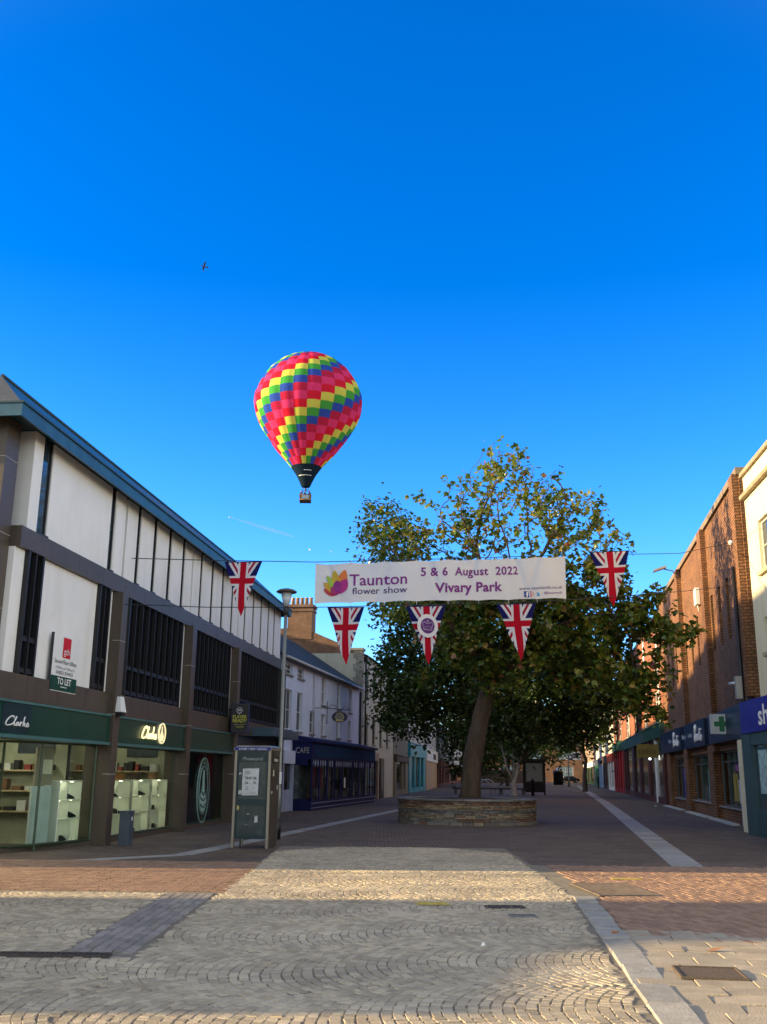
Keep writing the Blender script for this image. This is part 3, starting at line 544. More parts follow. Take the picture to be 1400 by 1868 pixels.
# signs and fittings on the block
t = thing('letting_board', 'white estate agent board with red square and green TO LET strip', 'sign board', Lw(-14.6, -.1, 3.2), LRZ)
MB().box(0, 1.3, -.02, .02, 0, 1.16).build('board', LETTER, t); MB().box(-.012, 0, -.03, .03, -.012, 1.172).build('edge_strip', CHARCOAL, t); MB().quad((.015, -.026, .015), (1.285, -.026, .015), (1.285, -.026, .31), (.015, -.026, .31)).build('green_strip', M('board_green', (.004, .05, .03), .5), t)
MB().quad((.48, -.026, .7), (.86, -.026, .7), (.86, -.026, 1.12), (.48, -.026, 1.12)).build('red_square', M('sign_red', (.62, .006, .015), .5), t)
INK = M('dark_ink', (.03, .03, .035), .6)
text(t, 'gth', LETTER, .52, .8, .77, .14, -.032); text(t, 'Second Floor Offices', INK, .12, 1.2, .57, .09, -.03); text(t, '(110.26 sq. m/1,186 sq. ft.)', INK, .2, 1.12, .46, .055, -.03); text(t, '01823 334455', INK, .24, 1.06, .35, .075, -.03); text(t, 'TO LET', LETTER, .32, 1.0, .15, .13, -.032, bold=.02); MB().quad((.5, -.03, .09), (.8, -.03, .09), (.8, -.03, .105), (.5, -.03, .105)).build('lettering', LETTER, t)
t = thing('alarm_box', 'white alarm siren box on the granite column between the green fascias', 'alarm box', Lw(-11.22, -.28, 2.95), LRZ); MB().hexa([(-.17, -.16, 0), (.17, -.16, 0), (.17, 0, 0), (-.17, 0, 0)], [(-.1, -.1, .36), (.1, -.1, .36), (.1, 0, .36), (-.1, 0, .36)]).build('case', LETTER, t, .015); MB().box(-.12, .1, -.15, 0, -.09, -.001).build('lamp', BLACK, t)
t = thing('utility_pedestal', 'knee high grey blue metal service pedestal beside the granite column', 'service pedestal', Lw(-11.3, -.72, 0), LRZ); GB = M('grey_blue_metal', (.065, .085, .115), .5, .15, metal=.2); MB().box(-.135, .135, -.12, .12, 0, .72).build('case', GB, t, .01); MB().box(-.15, .15, -.135, .135, .722, .76).build('lid', GB, t, .01); MB().quad((-.06, -.134, .55), (.02, -.134, .55), (.02, -.134, .63), (-.06, -.134, .63)).build('label', LETTER, t)
# projecting games shop sign (its broad face looks down the street towards the square)
P0 = atY(421, 1337, 34.1); P1 = atY(455, 1283, 34.1)
t = thing('projecting_sign', 'black and blue projecting box sign with yellow PLAYER READY lettering', 'sign', (P0[0], 34.1, P0[2]), .05); W_, H_ = P1[0]-P0[0], P1[2]-P0[2]
MB().box(0, W_, 0, .32, 0, H_).build('case', M('sign_blue_edge', (.012, .02, .12), .45), t, .01); MB().quad((.02, -.004, .02), (W_-.02, -.004, .02), (W_-.02, -.004, H_-.02), (.02, -.004, H_-.02)).build('face', M('sign_black', (.006, .006, .01), .4), t)
YL = M('sign_yellow', (.55, .55, .06), .5); text(t, 'PLAYER', YL, .05, W_-.06, H_*.49, .11, -.01, .02); text(t, 'READY', YL, .05, W_-.06, H_*.36, .11, -.01, .02); text(t, 'VIRTUAL REALITY', YL, .1, W_-.1, H_*.27, .03, -.01); text(t, 'TAUNTON', YL, .16, W_-.16, H_*.18, .05, -.01)
mb = MB(); ring_xz(mb, W_*.46, H_*.76, .1, .1, .02, -.01, -.004); mb.box(W_*.46-.055, W_*.46+.055, -.012, -.005, H_*.74, H_*.79); mb.prism_y([(W_*.46-.05, H_*.68), (W_*.46, H_*.62), (W_*.46+.05, H_*.68)], -.01, -.005); mb.build('emblem', M('sign_silver', (.5, .52, .58), .5), t); MB().tube([(0, .16, H_*.8), (-.35, .16, H_*.8)], .02, 6).tube([(0, .16, H_*.2), (-.35, .16, H_*.2)], .02, 6).build('bracket', CHARCOAL, t)

# ================================================================ UNSEEN BLOCKERS ADDED TO CAST THE MORNING SHADE
o = MB(); o.box(-34, -16, 19.2, 46, 0, 13.9); o.box(-34, -16, 46, 57, 0, 13.5); o.box(-34, -16, 57, 86, 0, 12.2); o.box(-30, -26, 24, 30, 13.9, 16); t = thing('shade_block', 'unseen plain brick block added behind the modern office building to cast shade', 'building', (0, 0, 0)); o.build('wall', RED_BRICK, t)  # hidden block added; its height sets the shade line across the street
t = thing('shade_house', 'unseen rendered house across the side street, outlined to shape the ground shade', 'building', (0, 0, 0))
cp_ = [(7.2, 0), (13.35, 0), (13.35, 8.6), (10.6, 8.6), (10.45, 3.9), (9.6, 3.6), (7.2, 3.42)]  # unseen house profile, stepped to shape the shade edge on the paving
MB().add([(-26, y, z) for y, z in cp_]+[(-13.8, y, z) for y, z in cp_],
    [(0, 1, 2, 3, 4, 5, 6), (13, 12, 11, 10, 9, 8, 7)]+[(i, 7+i, 7+(i+1) % 7, (i+1) % 7) for i in range(7)]).build('wall', M('cream_render_side', (.55, .5, .4), .8), t)
mb = MB(); mb.tube([(-40, 16.75, 6.2), (-27, 17.0, 5.7), (-12, 17.15, 5.6)], .032, 6).tube([(-40, 16.75, 5.9), (-27, 17.0, 5.35), (-12, 17.15, 5.3)], .032, 6)
mb2 = MB(); mb2.hexa([(-25.2, 16.93, 4.55), (-21, 17.1, 4.55), (-21, 17.11, 4.55), (-25.2, 16.94, 4.55)], [(-25.2, 16.93, 5.3), (-21, 17.1, 5.3), (-21, 17.11, 5.3), (-25.2, 16.94, 5.3)]); tag(mb2.build('banner', M('shadow_strip_cloth', (.5, .5, .48), .8)), 'unseen cloth strip added outside the left edge to cast a thick shadow line', 'banner')  # unseen strip added to thicken the shadow line across the sunlit paving
tag(mb.build('overhead_cable', CHARCOAL), 'unseen pair of dark cables added outside the left edge to cast thin shadow lines', 'cable')  # unseen cables added to throw the thin shadow lines on the paving

# ================================================================ LEFT ROW BEYOND
def part_wall(parent, L, H, D, holes, m, z0=0., rev=.14, y0=0.):
    mb = MB(); wall_holes(mb, 0, L, z0, H, holes, y0, rev); shell(mb, 0, L, z0, H, D, 0, True, y0); mb.box(.1, L-.1, .9+y0, D-.2, z0+.02, H-.05, 0); return mb.build('wall', m, parent)
# --- white rendered house with slate roof and the navy cafe front
WD = np.array([.174674, .984626, 0]); WO = np.array([-4.0, 45.8, 0])-WD*2.3; WRZ = math.atan2(WD[1], WD[0])
def Ww(x, y, z): q = WO+WD*x+np.array([-WD[1], WD[0], 0])*y; return (q[0], q[1], z)
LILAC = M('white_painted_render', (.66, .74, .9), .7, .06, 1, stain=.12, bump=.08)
t = thing('white_house', 'long white rendered house with a dark slate roof and a navy cafe front', 'building', WO, WRZ)
GREYSILL = M('stone_sill', (.25, .24, .23), .8)
H2 = [(.9, 2.15), (3.1, 4.25), (7.9, 8.9), (11.55, 12.4), (14.6, 15.4)]; H1 = [(1.0, 2.2), (3.15, 4.05), (5.6, 6.5), (8.0, 8.9), (11.5, 12.4), (14.5, 15.3)]
holes = [(a, b, 4.85 if a > 5 else 5.86, 6.33) for a, b in H2]+[(a, b, 3.45, 4.5 if a > 5 else 5.2) for a, b in H1]
holes = [(a, b, c, d) if not (a > 5 and c == 4.85) else (a, b, 4.95, 6.33) for a, b, c, d in holes]
part_wall(t, 17.6, 6.62, 8, holes, LILAC)
for a, b, c, d in holes: window(t, a, b, c, d, WHITE_PAINT, NIGHT_GLASS if a < 7 else M('blind_behind_glass', (.3, .3, .33), .3, spec=.6), 2 if b-a > 1 else 1, 2, sill=GREYSILL)
rf = MB(); rf.add([(-.1, -.25, 6.55), (17.7, -.25, 6.55), (17.7, 4, 9.3), (-.1, 4, 9.3), (17.7, 8.2, 6.55), (-.1, 8.2, 6.55), (-.1, -.25, 6.45), (17.7, -.25, 6.45)], [(0, 1, 2, 3), (3, 2, 4, 5), (0, 3, 5), (1, 4, 2), (6, 7, 1, 0)]); rf.build('roof', brick('slate_courses', (.04, .055, .075), (.03, .042, .058), (.02, .025, .03), .3, .13, .006, bump=.6), t)
MB().tube([(0, -.3, 6.5), (17.6, -.3, 6.46)], .06, 8).tube([(6.1, -.08, 6.4), (6.1, -.08, 3.3)], .04, 8).build('gutter', M('grey_white_gutter', (.5, .5, .53), .5), t)
MB().tube([(17.5, -.12, 6.3), (17.5, -.12, .1)], .05, 8).build('downpipe', BLACK, t)
# low link door beside the cafe
MB().box(.4, 2.2, -.25, -.005, 2.0, 2.55).build('door_hood', LILAC, t); dm = MB(); dm.box(.5, .62, -.2, -.006, 0, 2.0).box(2.0, 2.2, -.2, -.006, 0, 2.0).box(.62, 2.0, -.1, -.006, 0, .9).build('door_frame', M('pale_blue_paint', (.4, .46, .62), .5), t); MB().box(.62, 2.0, -.08, -.007, .9, 2.0).build('door', NIGHT_GLASS, t)
# cafe shop front
CFL = -.92
cf = MB(); cf.box(2.6, 18.2, CFL, -.004, 0, .42).box(2.6, 18.2, CFL, -.004, 2.2, 2.95).box(2.5, 18.3, CFL-.14, -.002, 2.95, 3.06).prism_x([(CFL-.12, 3.06), (-.003, 3.28), (-.003, 3.06)][::-1], 2.5, 18.3)
for x in (2.6, 4.0, 5.6, 7.2, 8.9, 11.5, 13.2, 14.9, 16.5, 18.05): cf.box(x, x+.09, CFL-.02, CFL+.05, .42, 2.2)
cf.box(2.6, 2.75, CFL+.2, -.004, .42, .5).box(2.6, 2.75, CFL+.2, -.004, 1.95, 2.2); cf.box(2.62, 18.1, -.3, -.005, .42, 2.2, 1)
sf = cf.build('shopfront', [NAVY, M('dim_shop_inside', (.09, .11, .12), .8, .6, 3)], t)
pn = MB(); pn.quad((2.75, CFL+.08, .42), (18.05, CFL+.08, .42), (18.05, CFL+.08, 2.2), (2.75, CFL+.08, 2.2)); pn.quad((2.66, -.1, .5), (2.66, CFL+.1, .5), (2.66, CFL+.1, 1.95), (2.66, -.1, 1.95)); pn.build('shop_window', CLEAR, sf)
sc_ = MB(); n_ = 62
for i in range(n_): x = 2.75+15.3*i/n_; sc_.prism_y([(x+.02, 2.2), (x+.02, 2.0), (x+.12, 1.88), (x+.22, 2.0), (x+.22, 2.2)], CFL+.03, CFL+.05, i % 2)
sc_.build('scalloped_blind', [M('pale_blind', (.35, .4, .5), .7), NAVY], sf)
MB().box(3.0, 18.0, CFL-.03, CFL, 2.3, 2.88).build('sign_panel', M('faded_blue_panel', (.015, .04, .1), .85, spec=.1), sf)
CAFE_L = M('dull_gilt_letters', (.4, .38, .36), .5); 
me = text(sf, 'CAFE', CAFE_L, 0, .62, 0, .26, 0)
for v in me.data.vertices: v.co = (2.588, -.16-v.co.x, 2.47+v.co.z)
dd = MB(); dd.box(9.05, 11.5, CFL+.35, CFL+.4, 0, .8).box(9.05, 9.2, CFL+.35, CFL+.4, .8, 2.15).box(11.3, 11.5, CFL+.35, CFL+.4, .8, 2.15); dd.build('door', M('brown_cafe_door', (.06, .03, .02), .5), sf); MB().quad((9.5, CFL+.02, .9), (9.9, CFL+.02, .9), (9.9, CFL+.02, 1.4), (9.5, CFL+.02, 1.4)).build('notice', LETTER, sf)
ms = MB()
for i in range(26): x = random.uniform(3, 17.6); z = random.uniform(.45, .6); ms.box(x, x+random.uniform(.1, .45), -.62, -.45, z, z+random.uniform(.12, .75), i % 3)
ms.build('window_display', [M('display_cream', (.55, .55, .52), .8), M('display_grey', (.25, .3, .33), .7), M('display_brown', (.16, .1, .06), .8)], sf)
MB().box(2.62, 18.1, CFL-.03, CFL, .1, .13).box(2.62, 18.1, CFL-.03, CFL, .3, .33).build('trim', M('pale_lilac_trim', (.3, .3, .42), .6), sf)
# oval hanging sign
q = atY(620, 1308, 50)
t = thing('hanging_sign', 'oval dark blue hanging sign with a gold roundel on a scrolled iron bracket', 'sign', (q[0], q[1], q[2]), 0)
rx, rz_ = .39, .26; mb = MB(); ring_xz(mb, 0, 0, rx, rz_, .03, -.05, .05, m=1); disc_xz(mb, 0, 0, rx-.02, rz_-.02, -.04); mb.lathe([(rx, -.04), (rx, .04)], 24, m=0) if False else None; mb.build('board', [M('sign_navy', (.01, .012, .05), .4), M('sign_rim', (.02, .02, .04), .4)], t)
mb = MB(); ring_xz(mb, 0, 0, .21, .21, .04, -.065, -.045); mb.prism_y([(-.2, -.2), (.2, -.2), (.16, -.12), (-.16, -.12)], -.07, -.05); mb.build('roundel', M('dull_gold', (.4, .32, .14), .45, metal=.2), t); mb = MB(); disc_xz(mb, 0, 0, .16, .16, -.06); mb.build('emblem', M('roundel_grey', (.16, .15, .14), .5), t)
br = MB(); br.tube([(-.62, .02, .42), (.55, .02, .34)], .018, 6).tube([(-.62, .02, .75), (-.62, .02, -.35)], .02, 6).tube([(-.6, .02, .42), (-.4, .02, .6), (-.2, .02, .55), (-.15, .02, .43)], .012, 6).tube([(.1, .02, .4), (.25, .02, .52), (.4, .02, .45), (.45, .02, .36)], .012, 6).tube([(-.1, .02, .38), (-.1, .02, .27)], .01, 5).tube([(.1, .02, .38), (.1, .02, .27)], .01, 5).tube([(-.62, .02, .42), (-1.9, .02, .44)], .018, 6); br.build('bracket', BLACK, t)
# --- tall cream house with brick gable, chimney and quoins
CREAM = M('cream_render', (.5, .5, .42), .75, .08, 1, stain=.22, bump=.06)
p0 = (-1.25, 61.6); p1 = (.9, 75.5); rz, L_ = frame_of(p0, p1)
t = thing('cream_house', 'tall cream house with stone quoins, brick gable and big chimney stack', 'building', (*p0, 0), rz)
hs_ = [(1.6, 2.7, 6.2, 8.0), (4.5, 5.6, 6.2, 8.0), (7.5, 8.6, 6.2, 8.0), (10.6, 11.7, 6.2, 8.0), (1.6, 2.7, 3.4, 5.2), (4.5, 5.6, 3.4, 5.2), (7.5, 8.6, 3.4, 5.2), (10.6, 11.7, 3.4, 5.2)]
part_wall(t, L_, 8.75, 9.5, hs_, CREAM)
for h in hs_: window(t, *h, CHARCOAL, NIGHT_GLASS, 2, 3, sill=GREYSILL)
OLD_BRICK = brick('old_orange_brick', (.3, .15, .095), (.22, .11, .07), (.22, .17, .12), .23, .08, stain=.4)
gbl = MB(); gbl.add([(-.02, .0, 8.76), (-.02, 9.5, 8.76), (-.02, 5.6, 10.3), (-.02, 3.6, 10.3), (.6, .0, 8.76), (.6, 9.5, 8.76), (.6, 5.6, 10.3), (.6, 3.6, 10.3)], [(0, 3, 2, 1), (4, 5, 6, 7), (0, 4, 7, 3), (3, 7, 6, 2), (2, 6, 5, 1)]); gbl.build('gable', OLD_BRICK, t)
rf = MB(); rf.add([(.6, -.25, 8.7), (L_, -.25, 8.7), (L_, 4.6, 10.5), (.6, 4.6, 10.5), (L_, 9.7, 8.7), (.6, 9.7, 8.7)], [(0, 1, 2, 3), (3, 2, 4, 5), (0, 3, 5), (1, 4, 2)]); rf.build('roof', M('dark_brown_tile', (.09, .055, .04), .8, .3, 5, bump=.4, bscale=14), t)
cx0 = 3.15
ch = MB(); ch.box(-.05, 1.0, cx0, cx0+1.55, 9.6, 11.6).box(-.1, 1.05, cx0-.05, cx0+1.6, 11.35, 11.5).box(-.12, 1.07, cx0-.08, cx0+1.63, 11.6, 11.78); c_ = ch.build('chimney', OLD_BRICK, t)
for i in range(5): MB().lathe([(.13, 0), (.105, .42), (.13, .45), (.13, .5), (.1, .5)], 12, (.45, cx0+.2+i*.29, 11.78)).build('chimney_pot', M('buff_clay_pot', (.42, .27, .16), .8, .2), c_)
qn = MB()
for i in range(22): z = .1+i*.4; wq = .62 if i % 2 else .42; qn.box(-.05, wq, -.06, wq*.8, z, z+.385)
qn.box(-.1, .75, -.12, .7, 8.9, 9.05).build('quoin', M('weathered_quoin_stone', (.26, .25, .22), .85, .25, 5, island=.15), t)
MB().tube([(1.05, -.12, 8.5), (1.05, -.12, .1)], .06, 8).box(.9, 1.2, -.24, 0, 8.3, 8.6).build('downpipe', BLACK, t)
MB().box(1.0, 6.2, -.2, -.004, 2.4, 2.9).box(1.0, 1.3, -.2, -.004, 0, 2.4).box(5.9, 6.2, -.2, -.004, 0, 2.4).build('shopfront', M('buff_pink_pilaster', (.32, .25, .21), .7), t); MB().box(1.3, 5.9, -.08, -.005, .0, 2.4).build('shop_window', NIGHT_GLASS, t)
MB().box(7.6, 9.2, -.1, -.004, 0, 2.6).build('door', M('black_door', (.01, .01, .012), .4), t); MB().box(8.1, 8.6, -.11, -.1, .5, 2.1).build('notice', M('grey_notice', (.22, .23, .22), .6), t); MB().box(.2, 3, -.5, -.22, 0, .35).build('step', GREYSILL, t)
# --- generic street fronts
def front(name, label, p0, p1, H, D, wm, wins, fm=WHITE_PAINT, gm=NIGHT_GLASS, cols=2, rows=2, roof='parapet', rm=SLATE, shop=None, sill=GREYSILL, bands=(), piers=()):
    rz, L = frame_of(p0, p1); t = thing(name, label, 'building', (*p0[:2], 0), rz)
    holes = [(a*L, b*L, c, d) for a, b, c, d in wins]; part_wall(t, L, H, D, holes, wm)
    for h in holes: window(t, *h, fm, gm, cols, rows, sill=sill)
    if roof == 'pitch':
        rf = MB(); rf.add([(-.1, -.3, H-.05), (L+.1, -.3, H-.05), (L+.1, D/2, H+D*.27), (-.1, D/2, H+D*.27), (L+.1, D+.2, H-.05), (-.1, D+.2, H-.05)], [(0, 1, 2, 3), (3, 2, 4, 5), (0, 3, 5), (1, 4, 2)]); rf.build('roof', rm, t)
    else: MB().box(-.04, L+.04, -.08, .5, H+.002, H+.2).box(-.04, L+.04, .5, D, H+.002, H+.08).build('roof', rm, t)
    if shop:
        z0, z1, fmat, pmat, xs, gmat = shop
        MB().box(.05, L-.05, -.25, -.004, z0, z1).box(.05, L-.05, -.3, -.003, z1+.001, z1+.09).build('fascia', fmat, t)
        o = MB()
        for i, (a, b) in enumerate(xs): o.box(a*L, b*L, -.14, -.003, 0, z0)
        o.box(.05, L-.05, -.1, -.003, .0, .4); o = o.build('shopfront', pmat, t)
        MB().quad((.1, -.03, .4), (L-.1, -.03, .4), (L-.1, -.03, z0), (.1, -.03, z0)).build('shop_window', gmat or NIGHT_GLASS, o)
    for zz in bands: MB().box(.01, L-.01, -.05, -.003, zz, zz+.18).build('string_course', wm, t)
    return t, L, rz
front('olive_house', 'olive cream house with an arched passage, half hidden by the trees', (.95, 76), (2.25, 89.6), 8.2, 8, M('olive_render', (.24, .23, .14), .8, .1, stain=.2), [(.1, .25, 4.4, 6.2), (.42, .56, 4.4, 6.2), (.74, .88, 4.4, 6.2)], roof='pitch', shop=(2.5, 2.9, M('brown_fascia', (.06, .045, .03), .6), M('olive_stall', (.2, .19, .12), .7), [(0, .08), (.5, .6), (.75, 1)], None))
TURQ = M('turquoise_paint', (.02, .3, .4), .45, .15)
front('turquoise_shop', 'narrow shop with bright turquoise painted shop front and awning box', (2.35, 90), (4.35, 103.5), 9, 8, CREAM, [(.12, .3, 4.9, 6.6), (.42, .6, 4.9, 6.6), (.72, .9, 4.9, 6.6)], shop=(3.1, 4.2, TURQ, TURQ, [(0, .14), (.3, .36), (.62, .68), (.86, 1)], M('turquoise_dim_glass', (.01, .08, .11), .15, spec=.5)))
t, L_, rz = front('boarded_shop', 'shop with pale boarded front beneath a white sign', (4.45, 104), (6.95, 129.5), 8.6, 8, M('grey_render', (.36, .36, .36), .8), [(.1, .2, 4.9, 6.7), (.32, .42, 4.9, 6.7), (.56, .66, 4.9, 6.7), (.8, .9, 4.9, 6.7)], shop=(2.9, 4.1, WHITE_PAINT, M('beige_boarding', (.42, .3, .2), .7), [(0, .98)], None)); MB().box(L_*.5, L_*.75, -.27, -.25, 3.2, 3.8).build('sign_block', M('sign_dark_purple', (.03, .02, .05), .5), t)
front('maroon_shop', 'shop with dark maroon pilasters under grey arcaded upper windows', (7.05, 130), (10.9, 167.5), 8, 8, M('slate_grey_render', (.13, .14, .15), .8), [(.06+i*.12, .13+i*.12, 4.7, 6.5) for i in range(8)], shop=(3.4, 4.1, M('grey_green_fascia', (.12, .13, .13), .6), M('maroon_paint', (.09, .008, .02), .5), [(i*.125, i*.125+.05) for i in range(9)], None), sill=None)
front('pale_terrace', 'pale terrace of shops at the far left end of the street', (11, 168), (20, 238), 8.5, 9, M('pale_blue_render', (.5, .52, .55), .8), [(.05+i*.12, .11+i*.12, 4.6, 6.6) for i in range(8)], shop=(3, 3.9, M('grey_blue_fascia', (.2, .22, .27), .6), M('brick_red_paint', (.16, .06, .05), .6), [(0, .05), (.3, .36), (.6, .68), (.9, 1)], None))
# ================================================================ RIGHT ROW
RO = np.array([12.8213, 36.8614, 0]); RD = np.array([.167035, .985951, 0]); RZ = math.atan2(-RD[1], -RD[0])
def Rw(u): q = RO+RD*u; return (q[0], q[1])
# --- long brown brick store (local x = 24.5-u)
t = thing('brick_store', 'long brown brick store with slit windows, brick pilasters and navy chemist fascias', 'building', (*Rw(24.5), 0), RZ)
X = lambda u: 24.5-u
STORE = brick('store_brick', (.32, .145, .065), (.21, .095, .045), (.11, .065, .036), .3, .105, .022, stain=.3, bump=1.0)
def slot(u, z0, z1, wd): return (X(u)-wd/2, X(u)+wd/2, z0, z1)
sl = [slot(u, 6.57, 8.82, .62) for u in (-2.05, -.05, 1.8, 3.7)]+[slot(u, 6.45, 8.62, .62) for u in (8.2, 10.3, 12.55)]+[slot(u, 6.4, 8.47, .62) for u in (16.7, 18.7, 20.7, 22.8)]
shopw = [(X(4.75), X(.3), .55, 2.62), (X(12.9), X(6.5), .6, 2.6), (X(20.5), X(15.4), .55, 2.58)]
mb = MB(); wall_holes(mb, 0, X(-3.95), 0, 11.7, sl+shopw, 0, .3); shell(mb, 0, X(-3.95), 0, 11.7, 14); mb.build('wall', STORE, t)
for h in sl: window(t, *h, M('dark_brown_frame', (.03, .022, .018), .5), M('brown_dark_glass', (.02, .018, .018), .12, spec=.5), 1, 3, y=.2, fw=.05, rev=.3)
for u in (-3.9, 4.75, 13.4): MB().box(X(u)-.45 if u > -3 else X(u)-.7, X(u)+.45 if u > -3 else X(u)-.02, -.22, -.003, 2.6 if u > -3 else 4.2, 11.75).build('pilaster', STORE, t)
for u in (5.6, 13.9, 21.6): MB().box(X(u)-.7, X(u)+.7, -.2, -.003, 0, 2.9).build('pilaster', STORE, t)
MB().box(-.05, X(-4), -.1, .6, 11.702, 11.95).box(-.05, X(-4), .6, 14, 11.702, 11.78).build('roof', M('stone_coping', (.2, .15, .1), .85, .3, 3), t)
FN = M('chemist_navy_fascia', (.008, .022, .07), .35, .15)
BT = [[(.0, .0), (.12, .5), (.3, 1.0), (.2, .98), (.12, .5), (.1, .0), (.5, .1), (.62, .4), (.3, .5), (.6, .65), (.65, .9), (.4, 1.0)], [(.95, .45), (.8, .25), (.9, .05), (1.1, .15), (1.1, .4), (.95, .45), (1.2, .35), (1.5, .45), (1.35, .25), (1.45, .05), (1.65, .15), (1.65, .4), (1.5, .45)], [(1.7, .35), (2.1, .9), (2.0, .5), (1.95, .05), (2.2, .05), (2.4, .4), (2.5, .3), (2.45, .02), (2.3, .05)], [(1.85, .6), (2.4, .68)]]
for (ua, ub, words) in ((-3.2, 4.9, ()), (6.1, 13.1, ('Cosmetics', 'Beauty')), (14.6, 24.3, ('Pharmacy',))):
    o = MB().box(X(ub), X(ua), -.32, -.004, 2.92, 4.03).build('fascia', FN, t)
    if words:
        strokes(o, BT, X(ua+2.9), X(ua+.7), 3.1, 3.85, .045, LETTER, -.34, bx=2.5)
        for i, wd in enumerate(words): x1 = X(ua+3.9+i*2.3); text(o, wd, LETTER, x1-1.5, x1, 3.4, .22, -.325)
PT = [M('poster_cyan', (.1, .42, .5), .4), M('poster_white', (.6, .62, .62), .4), M('poster_blue', (.01, .015, .3), .4), M('poster_yellow', (.45, .32, .03), .4), M('poster_pink', (.35, .1, .25), .4), M('store_curtain', (.1, .2, .2), .6, .3, 2)]
for i, h in enumerate(shopw):
    f = MB(); a, b, c, d = h; f.box(a, a+.06, .1, .18, c, d).box(b-.06, b, .1, .18, c, d).box(a+.06, b-.06, .1, .18, c, c+.06).box(a+.06, b-.06, .1, .18, d-.06, d).box(a+.06, b-.06, .1, .18, d-.42, d-.38)
    for k in range(1, 3): x = a+(b-a)*k/3; f.box(x-.02, x+.02, .11, .17, c+.06, d-.06)
    o = f.build('shop_window', M('grey_shop_frame', (.1, .12, .13), .4, metal=.3), t); MB().quad((a+.06, .14, c+.06), (b-.06, .14, c+.06), (b-.06, .14, d-.06), (a+.06, .14, d-.06)).build('pane', CLEAR, o)
    MB().box(a-.1, b+.1, -.1, .1, c-.06, c-.004).build('sill', GREYSILL, o)
    MB().quad((a, .3, c), (b, .3, c), (b, .3, d), (a, .3, d)).build('window_backing', PT[5], o)
    ps = {0: [(.52, .74, .1, .75, 3), (.76, .97, .06, .6, 1), (.62, .9, .8, .95, 4)], 1: [(.62, .8, .02, .86, 0), (.82, .97, .02, .45, 1), (.84, .96, .5, .8, 4)], 2: [(.5, .97, .0, .95, 2)]}[i]
    for (pa, pb, pc, pd, k) in ps: MB().box(a+(b-a)*pa, a+(b-a)*pb, .126, .136, c+.07+(d-.45-c-.07)*pc, c+.07+(d-.45-c-.07)*pd).build('poster', PT[k], o)
    if i == 2:
        for k in range(5): MB().box(a+(b-a)*.6, a+(b-a)*.85, .12, .125, 1.5+k*.1, 1.53+k*.1).build('poster_lettering', LETTER, o)
        MB().tube([(a+(b-a)*.82, .12, .72), (a+(b-a)*.65, .12, .95), (a+(b-a)*.82, .12, 1.18)], .03, 5).build('poster_lettering', LETTER, o)
MB().box(X(-.4), X(-.62), -.1, .3, 0, 2.9).box(X(-.4), X(-.62), -.12, -.1, 0, 2.9).build('corner_post', WHITE_PAINT, t)
MB().tube([(X(-3.3), -.3, 8.6), (X(-3.3), -.3, .05)], .06, 8).build('downpipe', BLACK, t)
st = MB()
for a, b in ((15.2, 23), (6, 13), (-.3, 5.2)): st.box(X(b), X(a), -.5, -.21, 0, .06)
st.build('step', M('pale_step_stone', (.45, .44, .4), .8), t)
# fittings on the store
def on_right(u, y, z): q = RO+RD*u+np.array([RD[1], -RD[0], 0])*y; return (q[0], q[1], z)
t = thing('floodlight', 'small grey floodlight on a bent arm at the brick parapet', 'floodlight', on_right(12.8, -.1, 11.3), RZ); MB().tube([(0, 0, 0), (0, -.3, .35), (0, -.7, .45)], .03, 6).build('arm', STEEL, t); MB().hexa([(-.2, -1.25, .3), (.2, -1.25, .3), (.2, -.6, .5), (-.2, -.6, .5)], [(-.16, -1.2, .42), (.16, -1.2, .42), (.16, -.62, .62), (-.16, -.62, .62)]).build('lamp_head', M('grey_lamp_casing', (.2, .2, .2), .4), t)
t = thing('wall_box', 'narrow white electrical box high on the brick wall', 'electrical box', on_right(7, -.01, 8.95), RZ); MB().box(-.28, .28, -.2, 0, 0, .75).build('case', WHITE_PAINT, t, .02); MB().tube([(0, -.1, 0), (0, -.05, -.3)], .02, 6).build('conduit', WHITE_PAINT, t)
t = thing('wall_box', 'pale grey camera box with a small bracket arm above the chemist fascia', 'camera box', on_right(-3.2, -.3, 4.5), RZ); MB().box(-.16, .16, -.2, 0, -.35, .4).build('case', M('pale_grey_box', (.3, .3, .28), .5), t, .015); MB().tube([(-.1, -.15, .2), (-.75, -.25, .22)], .05, 8).build('camera_arm', LETTER, t)
t = thing('cable_hook', 'round white cable anchor on the near end of the brick wall', 'cable anchor', on_right(-3.0, -.24, 9.52), RZ); MB().lathe([(.02, -.09), (.09, -.05), (.1, 0), (.09, .05), (.02, .09)], 12).build('insulator', LETTER, t); MB().tube([(0, .24, 0), (0, 0, 0)], .02, 6).build('pin', STEEL, t)
# pharmacy cross box: two faces at an angle
cA = atY(1297, 1339, 37.5); cB = atY(1335, 1303, 37.5)
WX = cB[0]-cA[0]; HX_ = cB[2]-cA[2]
t = thing('pharmacy_sign', 'white box sign with a green cross projecting from the chemist fascia', 'sign', (cA[0], 37.5, cA[2]), -.22)
MB().box(0, WX, 0, .22, 0, HX_).build('case', M('pharmacy_white', (.6, .64, .66), .4), t, .015); GX = M('pharmacy_green', (.005, .16, .05), .4)
def cross(mb, cx, cz, a, b, fn):
    for (x0, x1, z0, z1) in ((-a, a, -b, b), (-b, -a, -a, a), (a, b, -a, a)): mb.add([fn(cx+x, cz+z) for x, z in ((x0, z0), (x1, z0), (x1, z1), (x0, z1))], [(0, 1, 2, 3)])
mb = MB(); cross(mb, WX/2, HX_/2, .09, .27, lambda x, z: (x, -.006, z)); mb.build('cross', GX, t)
